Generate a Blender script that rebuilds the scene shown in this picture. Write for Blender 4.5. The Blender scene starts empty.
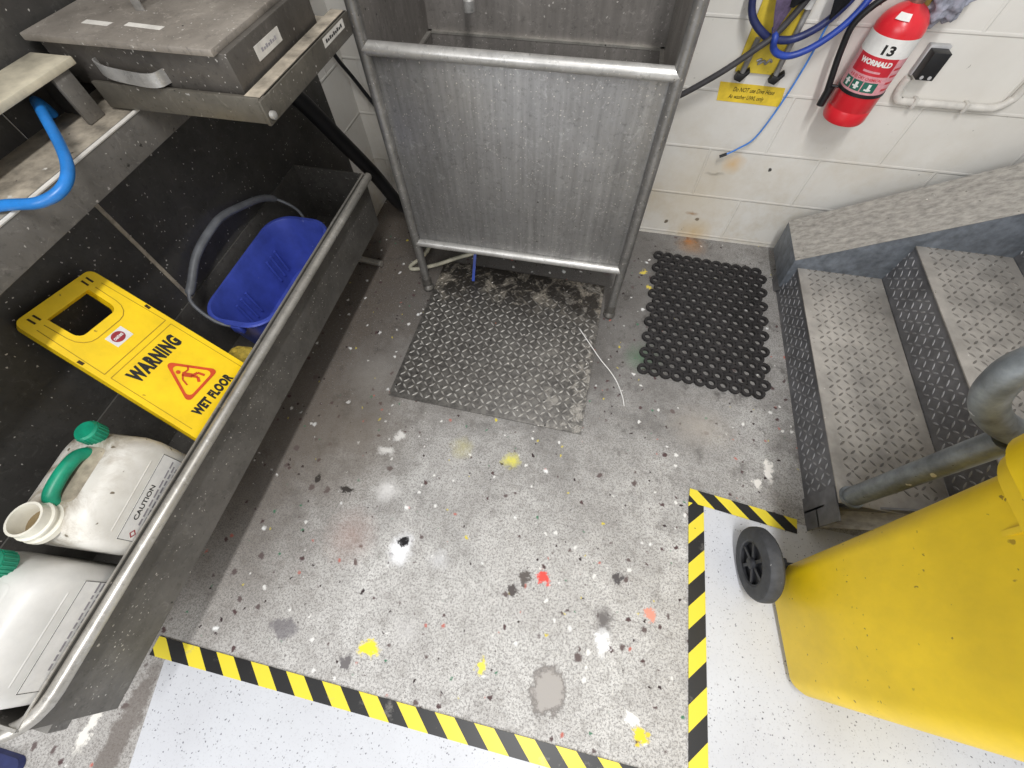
import bpy, bmesh, math, random
from mathutils import Vector, Matrix, Euler
random.seed(7)
PI = math.pi
C = bpy.context.scene.collection

# ------------------------------------------------------------------ helpers
def lin(c):
    def f(v):
        v /= 255.0
        return v / 12.92 if v <= 0.04045 else ((v + 0.055) / 1.055) ** 2.4
    return (f(c[0]), f(c[1]), f(c[2]), 1.0)

class NT:
    """small wrapper for building node materials"""
    def __init__(s, name):
        s.m = bpy.data.materials.new(name); s.m.use_nodes = True
        s.t = s.m.node_tree; s.t.nodes.clear()
        s.out = s.n('ShaderNodeOutputMaterial'); s.b = s.n('ShaderNodeBsdfPrincipled')
        s.l(s.b.outputs[0], s.out.inputs[0])
        s.co = s.n('ShaderNodeTexCoord').outputs['Object']
    def n(s, typ, **kw):
        nd = s.t.nodes.new(typ)
        for k, v in kw.items(): setattr(nd, k, v)
        return nd
    def l(s, a, b): s.t.links.new(a, b)
    def noise(s, scale, detail=4, rough=.6, vec=None, stretch=None, dist=0):
        nd = s.n('ShaderNodeTexNoise'); nd.inputs['Scale'].default_value = scale
        nd.inputs['Detail'].default_value = detail; nd.inputs['Roughness'].default_value = rough
        nd.inputs['Distortion'].default_value = dist
        v = vec or s.co
        if stretch:
            mp = s.n('ShaderNodeMapping'); mp.inputs['Scale'].default_value = stretch
            s.l(v, mp.inputs[0]); v = mp.outputs[0]
        s.l(v, nd.inputs['Vector']); return nd.outputs['Fac']
    def ramp(s, fac, a, b, va=0., vb=1.):
        nd = s.n('ShaderNodeMapRange'); nd.clamp = True
        nd.inputs['From Min'].default_value = a; nd.inputs['From Max'].default_value = b
        nd.inputs['To Min'].default_value = va; nd.inputs['To Max'].default_value = vb
        s.l(fac, nd.inputs['Value']); return nd.outputs['Result']
    def math(s, op, a, b=None):
        nd = s.n('ShaderNodeMath', operation=op)
        for i, v in enumerate((a, b)):
            if v is None: continue
            if isinstance(v, (int, float)): nd.inputs[i].default_value = v
            else: s.l(v, nd.inputs[i])
        return nd.outputs[0]
    def mix(s, fac, a, b):
        nd = s.n('ShaderNodeMix', data_type='RGBA')
        if isinstance(fac, (int, float)): nd.inputs['Factor'].default_value = fac
        else: s.l(fac, nd.inputs['Factor'])
        for i, v in ((6, a), (7, b)):
            if isinstance(v, tuple): nd.inputs[i].default_value = v
            else: s.l(v, nd.inputs[i])
        return nd.outputs[2]
    def bump(s, h, strength=.3, dist=.002):
        nd = s.n('ShaderNodeBump'); nd.inputs['Strength'].default_value = strength
        nd.inputs['Distance'].default_value = dist; s.l(h, nd.inputs['Height'])
        s.l(nd.outputs[0], s.b.inputs['Normal'])
    def spot(s, col, vec, c, r, rgb, soft=.35, amt=1., sx=1., sy=1.):
        v = vec
        sub = s.n('ShaderNodeVectorMath', operation='SUBTRACT'); s.l(v, sub.inputs[0]); sub.inputs[1].default_value = c
        mul = s.n('ShaderNodeVectorMath', operation='MULTIPLY'); s.l(sub.outputs[0], mul.inputs[0]); mul.inputs[1].default_value = (1/sx, 1/sy, 1)
        ln = s.n('ShaderNodeVectorMath', operation='LENGTH'); s.l(mul.outputs[0], ln.inputs[0])
        f = s.ramp(ln.outputs['Value'], r, r*(1-soft), 0., amt)
        return s.mix(f, col, lin(rgb))
    def flecks(s, col, scale, size, share, rgb, seed=0., vec=None):
        vo = s.n('ShaderNodeTexVoronoi')
        if vec: vo.voronoi_dimensions = '2D'
        else: share *= 1.25
        vo.inputs['Scale'].default_value = scale
        v = vec or s.co
        mp = s.n('ShaderNodeMapping'); mp.inputs['Location'].default_value = (seed, seed*1.7, seed*.6)
        s.l(v, mp.inputs[0]); pv = mp.outputs[0]
        if not vec:
            wn = s.n('ShaderNodeTexNoise'); wn.inputs['Scale'].default_value = scale*1.6; wn.inputs['Detail'].default_value = 3; s.l(pv, wn.inputs['Vector'])
            wm = s.n('ShaderNodeVectorMath', operation='SCALE'); s.l(wn.outputs['Color'], wm.inputs[0]); wm.inputs['Scale'].default_value = .9/scale
            wa = s.n('ShaderNodeVectorMath', operation='ADD'); s.l(pv, wa.inputs[0]); s.l(wm.outputs[0], wa.inputs[1]); pv = wa.outputs[0]
        s.l(pv, vo.inputs['Vector'])
        sep = s.n('ShaderNodeSeparateColor'); s.l(vo.outputs['Color'], sep.inputs[0])
        a = s.math('LESS_THAN', sep.outputs[0], share)
        sz = s.math('MULTIPLY', sep.outputs[1], size)
        b = s.ramp(s.math('SUBTRACT', vo.outputs['Distance'], sz), .03, -.05)
        return s.mix(s.math('MULTIPLY', a, b), col, lin(rgb))
    def done(s, col, rough=.5, metal=0., spec=.5):
        for k, v in (('Base Color', col), ('Roughness', rough), ('Metallic', metal), ('Specular IOR Level', spec)):
            if isinstance(v, (int, float, tuple)): s.b.inputs[k].default_value = v
            else: s.l(v, s.b.inputs[k])
        return s.m

def simple(name, rgb, rough=.5, metal=0., var=.15, nscale=30, bump=0., spec=.5, fleck=None, stretch=None):
    t = NT(name)
    d = tuple(max(0, c*(1-var)) for c in rgb); u = tuple(min(255, c*(1+var*.6)) for c in rgb)
    f = t.ramp(t.noise(nscale, 5, .65, stretch=stretch), .3, .7)
    col = t.mix(f, lin(d), lin(u))
    if fleck:
        for (sc, sz, sh, c) in fleck: col = t.flecks(col, sc, sz, sh, c, seed=sc*.13)
    if bump: t.bump(t.noise(nscale*4, 4), bump, .001)
    return t.done(col, rough, metal, spec)

class MB:
    def __init__(s): s.bm = bmesh.new()
    def box(s, lo, hi, bev=0., mi=0, rot=None, seg=2, pivot=None):
        b = bmesh.new()
        bmesh.ops.create_cube(b, size=1)
        lo = Vector(lo); hi = Vector(hi)
        for v in b.verts: v.co = Vector((lo[i] + (v.co[i]+.5)*(hi[i]-lo[i]) for i in range(3)))
        if bev: bmesh.ops.bevel(b, geom=b.edges[:], offset=bev, segments=seg, affect='EDGES', profile=.5)
        if rot is not None:
            c = Vector(pivot) if pivot else (lo+hi)/2
            bmesh.ops.rotate(b, verts=b.verts[:], cent=c, matrix=rot)
        s.add(b, mi); return s
    def add(s, b, mi=0):
        mp = {}
        for v in b.verts: mp[v] = s.bm.verts.new(v.co)
        for f in b.faces:
            try:
                g = s.bm.faces.new([mp[v] for v in f.verts]); g.material_index = mi if mi is not None else f.material_index
            except ValueError: pass
        b.free()
    def face(s, pts, mi=0):
        f = s.bm.faces.new([s.bm.verts.new(p) for p in pts]); f.material_index = mi; return s
    def prism(s, pts, vec, mi=0, bev=0.):
        """polygon pts (3D) extruded along vec"""
        b = bmesh.new(); vec = Vector(vec)
        a = [b.verts.new(p) for p in pts]; c = [b.verts.new(Vector(p)+vec) for p in pts]
        n = len(pts)
        b.faces.new(a[::-1]); b.faces.new(c)
        for i in range(n): b.faces.new([a[i], a[(i+1) % n], c[(i+1) % n], c[i]])
        bmesh.ops.recalc_face_normals(b, faces=b.faces[:])
        if bev: bmesh.ops.bevel(b, geom=b.edges[:], offset=bev, segments=2, affect='EDGES', profile=.5)
        s.add(b, mi); return s
    def tube(s, pts, r, seg=14, mi=0, smooth=0, caps=True):
        pts = [Vector(p) for p in pts]
        if smooth: pts = spline(pts, smooth)
        n = len(pts); rr = r if isinstance(r, (list, tuple)) else [r]*n
        if len(rr) != n: rr = [rr[min(len(rr)-1, int(i*len(rr)/n))] for i in range(n)]
        t0 = (pts[1]-pts[0]).normalized()
        ref = Vector((0, 0, 1)) if abs(t0.z) < .9 else Vector((1, 0, 0))
        u = t0.cross(ref).normalized(); rings = []
        for i, p in enumerate(pts):
            t = (pts[min(i+1, n-1)]-pts[max(i-1, 0)]).normalized()
            u = (u - t*u.dot(t)).normalized(); w = t.cross(u)
            rings.append([s.bm.verts.new(p + (u*math.cos(a)+w*math.sin(a))*rr[i]) for a in [2*PI*k/seg for k in range(seg)]])
        for i in range(n-1):
            for k in range(seg):
                f = s.bm.faces.new([rings[i][k], rings[i][(k+1) % seg], rings[i+1][(k+1) % seg], rings[i+1][k]]); f.material_index = mi
        if caps:
            s.bm.faces.new(rings[0][::-1]).material_index = mi; s.bm.faces.new(rings[-1]).material_index = mi
        return s
    def lathe(s, prof, c=(0, 0, 0), axis='z', seg=32, mi=0, close=True):
        rings = []
        for r, h in prof:
            ring = []
            for k in range(seg):
                a = 2*PI*k/seg; x, y = r*math.cos(a), r*math.sin(a)
                p = {'z': (x, y, h), 'x': (h, x, y), 'y': (y, h, x)}[axis]
                ring.append(s.bm.verts.new(Vector(c)+Vector(p)))
            rings.append(ring)
        for i in range(len(rings)-1):
            for k in range(seg):
                f = s.bm.faces.new([rings[i][k], rings[i][(k+1) % seg], rings[i+1][(k+1) % seg], rings[i+1][k]]); f.material_index = mi
        if close:
            s.bm.faces.new(rings[0][::-1]).material_index = mi; s.bm.faces.new(rings[-1]).material_index = mi
        return s
    def loft(s, sections, mi=0, cap0=True, cap1=True):
        rings = [[s.bm.verts.new(p) for p in sec] for sec in sections]; n = len(rings[0])
        for i in range(len(rings)-1):
            for k in range(n):
                f = s.bm.faces.new([rings[i][k], rings[i][(k+1) % n], rings[i+1][(k+1) % n], rings[i+1][k]]); f.material_index = mi
        if cap0: s.bm.faces.new(rings[0][::-1]).material_index = mi
        if cap1: s.bm.faces.new(rings[-1]).material_index = mi
        return s
    def xf(s, M):
        bmesh.ops.transform(s.bm, matrix=M, verts=s.bm.verts[:]); return s
    def build(s, name, mats, parent=None, smooth=True, angle=35):
        bmesh.ops.recalc_face_normals(s.bm, faces=s.bm.faces[:])
        me = bpy.data.meshes.new(name); s.bm.to_mesh(me); s.bm.free()
        for m in (mats if isinstance(mats, (list, tuple)) else [mats]): me.materials.append(m)
        if smooth:
            for p in me.polygons: p.use_smooth = True
            try: me.set_sharp_from_angle(angle=math.radians(angle))
            except Exception: pass
        o = bpy.data.objects.new(name, me); C.objects.link(o)
        if parent:
            o.parent = parent
            if parent.type == 'EMPTY' or True: o.matrix_parent_inverse = parent_world(parent).inverted()
        return o

def parent_world(o):
    M = o.matrix_basis.copy()
    if o.parent: M = parent_world(o.parent) @ o.matrix_parent_inverse @ M
    return M

def spline(pts, k):
    out = []; n = len(pts)
    for i in range(n-1):
        p0 = pts[max(i-1, 0)]; p1 = pts[i]; p2 = pts[i+1]; p3 = pts[min(i+2, n-1)]
        for j in range(k):
            t = j/k
            out.append(.5*((2*p1)+(p2-p0)*t+(2*p0-5*p1+4*p2-p3)*t*t+(3*p1-p0-3*p2+p3)*t**3))
    out.append(pts[-1]); return out

def rrect(x0, x1, y0, y1, r, z, k=6):
    pts = []
    for cx, cy, a0 in ((x1-r, y1-r, 0), (x0+r, y1-r, PI/2), (x0+r, y0+r, PI), (x1-r, y0+r, 1.5*PI)):
        for j in range(k+1):
            a = a0+PI/2*j/k; pts.append(Vector((cx+r*math.cos(a), cy+r*math.sin(a), z)))
    return pts

def tag(o, label, cat=None, group=None, kind=None):
    if label: o['label'] = label
    if cat: o['category'] = cat
    if group: o['group'] = group
    if kind: o['kind'] = kind
    return o

def thing(name, loc, label, cat, group=None):
    o = bpy.data.objects.new(name, None); C.objects.link(o); o.location = loc; o.empty_display_size = .05
    return tag(o, label, cat, group)

def text_bm(s, size, bold=.0, width=None, align='CENTER', shear=0, space=1.):
    """lettering as flat faces in the XY plane, centred"""
    cu = bpy.data.curves.new('lettering', 'FONT'); cu.body = s; cu.size = size; cu.offset = bold; cu.shear = shear; cu.space_character = space
    cu.align_x = align; cu.align_y = 'CENTER'; cu.resolution_u = 4
    ob = bpy.data.objects.new('lettering', cu); C.objects.link(ob)
    dg = bpy.context.evaluated_depsgraph_get(); dg.update()
    me = bpy.data.meshes.new_from_object(ob.evaluated_get(dg))
    b = bmesh.new(); b.from_mesh(me)
    bpy.data.objects.remove(ob); bpy.data.curves.remove(cu); bpy.data.meshes.remove(me)
    if width and b.verts:
        w = max(v.co.x for v in b.verts)-min(v.co.x for v in b.verts)
        for v in b.verts: v.co.x *= width/w
    return b

def frame(o, u, v):
    u = Vector(u).normalized(); v = Vector(v); v = (v-u*v.dot(u)).normalized(); n = u.cross(v)
    M = Matrix((u, v, n)).transposed().to_4x4(); M.translation = Vector(o); return M

def lettering(name, s, size, M, mat, parent, bold=0., width=None, lift=.0008, **kw):
    b = text_bm(s, size, bold, width, **kw); mb = MB(); mb.add(b)
    mb.xf(M @ Matrix.Translation((0, 0, lift)))
    return mb.build(name, mat, parent, smooth=False)

# ------------------------------------------------------------------ materials
def steel(name, rgb, rough=.42, metal=.75, vert=True, dirt=.35, fleck=True, streak=None, scuff=.35, fd=1.):
    t = NT(name)
    st = streak or ((60, 60, 2.2) if vert else (8, 8, 8))
    f = t.ramp(t.noise(1.6, 5, .65, stretch=st), .3, .7)
    big = t.ramp(t.noise(5, 5, .6), .3, .75)
    col = t.mix(f, lin(tuple(c*.86 for c in rgb)), lin(tuple(min(255, c*1.06) for c in rgb)))
    col = t.mix(t.math('MULTIPLY', big, dirt), col, lin(tuple(c*.55 for c in (rgb[0], rgb[1]*.97, rgb[2]*.93))))
    sc1 = t.ramp(t.noise(34, 6, .8, dist=1.2), .56, .72, 0, scuff)
    col = t.mix(sc1, col, lin(tuple(min(255, c*1.35+14) for c in rgb)))
    col = t.mix(t.ramp(t.noise(70, 5, .8), .54, .7, 0, .55), col, lin(tuple(c*.55 for c in rgb)))
    if fleck:
        col = t.flecks(col, 150, .28, .16*fd, (200, 195, 188), 12.)
        col = t.flecks(col, 85, .2, .10*fd, (196, 191, 184), 2.)
        col = t.flecks(col, 46, .14, .05*fd, (190, 186, 180), 5.)
        col = t.flecks(col, 55, .2, .10, (60, 57, 53), 9.)
    r = t.ramp(big, 0, 1, rough-.06, rough+.14)
    t.bump(t.noise(1.6, 4, .6, stretch=st), .08, .002)
    return t.done(col, r, metal)

M = {}
M['tub'] = steel('brushed_steel', (160, 159, 158), .40, .7, dirt=.45, streak=(30, 30, 1.6))
M['tubdark'] = steel('stained_steel', (150, 145, 140), .45, .35, dirt=.6, streak=(24, 24, 2))
M['pipe'] = steel('pipe_steel', (198, 196, 192), .36, .55, vert=False, dirt=.4)
M['trough'] = steel('trough_steel', (120, 117, 112), .44, .55, vert=False, dirt=.55)
M['legsteel'] = steel('leg_pipe_steel', (146, 144, 141), .36, .6, vert=False, dirt=.5)
M['lip'] = steel('trough_lip_steel', (196, 192, 184), .35, .6, vert=False, dirt=.45)
M['bench'] = steel('bench_steel', (132, 128, 122), .48, .45, vert=False, dirt=.5)
M['box'] = steel('box_steel', (112, 107, 101), .45, .5, vert=False, dirt=.7)
M['traylip'] = steel('tray_steel', (122, 117, 107), .45, .5, vert=False, dirt=.7)
M['ledge'] = simple('grimy_ledge', (168, 158, 142), .6, .2, .35, 18, .2, fleck=[(60, .25, .12, (90, 82, 72)), (40, .2, .08, (215, 210, 200))])
M['boxlid'] = steel('scuffed_lit_lid_steel', (168, 160, 150), .5, .3, vert=False, dirt=.75, streak=(10, 6, 6))  # scuffs, with the base colour lightened in place of light on the lid
M['splash'] = steel('dark_splash_steel', (84, 82, 79), .5, .35, vert=False, dirt=.6, fd=.35)
M['slab'] = simple('dirty_board', (178, 170, 150), .6, 0, .3, 9, .25, fleck=[(45, .22, .08, (110, 96, 76)), (60, .2, .06, (225, 220, 210))])
M['galv'] = simple('dusty_galvanised', (166, 162, 155), .62, .15, .2, 22, .25, fleck=[(45, .2, .04, (238, 236, 230)), (70, .25, .1, (120, 116, 110))], stretch=(1, 3, 3))
M['galvblue'] = simple('galvanised_steel', (122, 128, 136), .5, .4, .2, 30, .15, fleck=[(50, .2, .05, (200, 200, 200))])
M['rail'] = simple('handrail_galvanised', (140, 146, 150), .42, .35, .3, 14, .1, fleck=[(40, .3, .1, (225, 226, 228)), (60, .25, .12, (90, 88, 84))])

def plate_mat(raised=False):
    t = NT('worn_lozenges' if raised else 'worn_checker_plate')
    sep = t.n('ShaderNodeSeparateXYZ'); t.l(t.co, sep.inputs[0])
    col = t.mix(t.ramp(t.noise(60, 4), .35, .65), lin((150, 146, 141)) if raised else lin((84, 81, 78)), lin((205, 202, 196)) if raised else lin((118, 115, 110)))
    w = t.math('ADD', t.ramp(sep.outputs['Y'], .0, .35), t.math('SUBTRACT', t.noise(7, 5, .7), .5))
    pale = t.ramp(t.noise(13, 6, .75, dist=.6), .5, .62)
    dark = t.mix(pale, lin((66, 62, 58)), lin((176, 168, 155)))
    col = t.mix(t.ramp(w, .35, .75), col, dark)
    pale2 = t.math('MULTIPLY', t.ramp(t.noise(16, 6, .75, dist=.4), .52, .62), t.ramp(sep.outputs['X'], .12, .34))
    col = t.mix(pale2, col, lin((168, 163, 155)))
    col = t.flecks(col, 60, .25, .09, (225, 220, 212), 1.); col = t.flecks(col, 50, .25, .12, (45, 42, 40), 4.)
    col = t.flecks(col, 26, .12, .05, (190, 110, 80), 8.)
    return t.done(col, .45, .45)
M['plate'] = plate_mat(); M['plateraised'] = plate_mat(True)
M['tread'] = simple('dusty_tread_plate', (162, 157, 150), .6, .1, .2, 9, .15, fleck=[(60, .22, .06, (200, 196, 190)), (70, .25, .1, (105, 100, 94))])
M['treadraised'] = simple('tread_lozenge', (118, 114, 108), .55, .2, .2, 9)
M['riser'] = simple('riser_plate', (118, 118, 121), .5, .3, .2, 15, .1)
M['riserraised'] = simple('riser_lozenge', (158, 158, 160), .45, .35, .2, 15)

M['rubber'] = simple('black_rubber_mat', (50, 48, 48), .75, 0, .3, 40, .1, spec=.25, fleck=[(70, .2, .05, (90, 84, 78))])
M['black'] = simple('black_plastic', (26, 26, 28), .45, 0, .2, 30)
M['tyre'] = simple('tyre_rubber', (62, 63, 66), .7, 0, .2, 40, .1, fleck=[(90, .25, .05, (150, 150, 150))])
M['hubm'] = simple('wheel_hub_plastic', (40, 41, 45), .5, 0, .2, 30)
M['yellowbin'] = simple('bin_yellow_plastic', (238, 202, 14), .42, 0, .06, 9, .05, fleck=[(45, .2, .10, (176, 142, 16)), (80, .25, .12, (150, 120, 24))], stretch=(1, 1, .6))
M['signyellow'] = simple('sign_yellow_plastic', (246, 206, 10), .42, 0, .06, 14, .0, fleck=[(60, .16, .04, (170, 135, 20))])
M['signgroove'] = simple('sign_groove', (176, 140, 8), .6, 0, .1, 20)
M['slot'] = simple('sign_slot_shadow_black', (60, 42, 12), .8)
M['ink'] = simple('black_ink', (20, 18, 16), .6)
M['redink'] = simple('orange_red_ink', (206, 72, 20), .5, 0, .1)
M['darkred'] = simple('dark_red_ink', (160, 40, 48), .5, 0, .15)
M['white'] = simple('white_plastic_label', (226, 224, 220), .5, 0, .06)
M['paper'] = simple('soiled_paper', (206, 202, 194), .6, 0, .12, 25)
M['greyink'] = simple('faded_ink', (150, 146, 150), .7)
M['can'] = simple('white_can_plastic', (212, 210, 205), .4, 0, .06, 12, .05, fleck=[(30, .15, .05, (140, 132, 118))])
def dirtycan():
    t = NT('grubby_can_plastic')
    sep = t.n('ShaderNodeSeparateXYZ'); t.l(t.co, sep.inputs[0])
    col = t.mix(t.ramp(t.noise(10, 5), .3, .7), lin((198, 194, 184)), lin((222, 219, 212)))
    d = t.math('MULTIPLY', t.ramp(t.noise(16, 6, .75, dist=.5), .45, .62), t.ramp(sep.outputs['X'], .095, .03))
    col = t.mix(t.math('MULTIPLY', d, .8), col, lin((140, 126, 104)))
    col = t.flecks(col, 60, .3, .18, (110, 100, 84), 3.); col = t.flecks(col, 28, .2, .12, (70, 64, 56), 6.); col = t.flecks(col, 24, .16, .06, (160, 120, 80), 2.)
    return t.done(col, .45)
M['candirty'] = dirtycan()
M['dirtgroove'] = simple('dirt_filled_recess', (158, 148, 130), .7, 0, .3, 25, .2, fleck=[(60, .3, .2, (80, 72, 60))])
M['green'] = simple('green_plastic', (22, 140, 108), .4, 0, .18, 25)
M['neck'] = simple('translucent_neck_plastic', (222, 218, 204), .35, 0, .06)
M['canin'] = simple('can_inside', (130, 112, 80), .6)
M['bucket'] = simple('blue_bucket_plastic', (64, 80, 170), .4, 0, .14, 14, .0, fleck=[(40, .2, .05, (120, 130, 190)), (30, .2, .05, (40, 44, 90))])
M['handlegrey'] = simple('grey_handle_plastic', (98, 100, 104), .5, 0, .2, 20)
M['sponge'] = simple('yellow_sponge', (226, 196, 84), .9, 0, .2, 60, .6)
M['bluehose'] = simple('blue_air_hose', (38, 120, 196), .35, 0, .12, 20, fleck=[(30, .25, .05, (200, 220, 240))])
M['navyhose'] = simple('navy_hose', (38, 46, 92), .4, 0, .2, 20)
M['cobalthose'] = simple('cobalt_hose', (42, 70, 160), .4, 0, .15, 20)
M['thinblue'] = simple('thin_blue_line', (70, 130, 210), .4)
M['greyhose'] = simple('dark_grey_hose', (62, 60, 62), .5, 0, .2, 20)
M['purple'] = simple('lilac_cloth_strap', (132, 116, 150), .8, 0, .25, 40)
M['blackcloth'] = simple('black_cloth', (28, 27, 32), .85, 0, .3, 30)
M['red'] = simple('extinguisher_red', (216, 40, 50), .28, 0, .05, 10)
M['labelred'] = simple('label_red', (196, 40, 54), .4, 0, .08)
M['labelpink'] = simple('label_fine_print', (214, 150, 156), .5, 0, .1, 120)
M['labelgreen'] = simple('label_green', (36, 100, 84), .45, 0, .1)
M['brass'] = simple('valve_metal', (170, 130, 120), .35, .6, .2)
M['yellowboard'] = simple('yellow_board', (214, 188, 60), .5, 0, .14, 14, fleck=[(50, .2, .06, (150, 130, 60))])
M['greyrod'] = simple('grey_rod', (142, 140, 138), .45, .3, .2)
M['tagyellow'] = simple('yellow_tag_card', (228, 196, 56), .55, 0, .14, 12)
M['olive'] = simple('olive_bracket', (120, 104, 52), .6, 0, .2)
M['rag'] = simple('grey_rag', (150, 152, 164), .9, 0, .35, 30, .3)
M['conduit'] = simple('painted_conduit', (206, 202, 194), .5, 0, .12, 18, fleck=[(60, .25, .1, (120, 116, 110))])
M['switchgrey'] = simple('switch_grey', (176, 176, 176), .5, 0, .1)
M['whitehose'] = simple('old_white_hose', (196, 192, 172), .5, 0, .2, 20)

def tape(name, rgb):
    t = NT(name)
    wear = t.ramp(t.noise(9, 6, .75), .60, .72)
    col = t.mix(t.math('MULTIPLY', wear, .65), lin(rgb), lin((150, 146, 140)))
    col = t.flecks(col, 70, .2, .08, (70, 66, 50), 1.)
    return t.done(col, .42)
M['tapey'] = tape('tape_yellow', (230, 210, 56)); M['tapek'] = tape('tape_black', (26, 25, 25))

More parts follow.
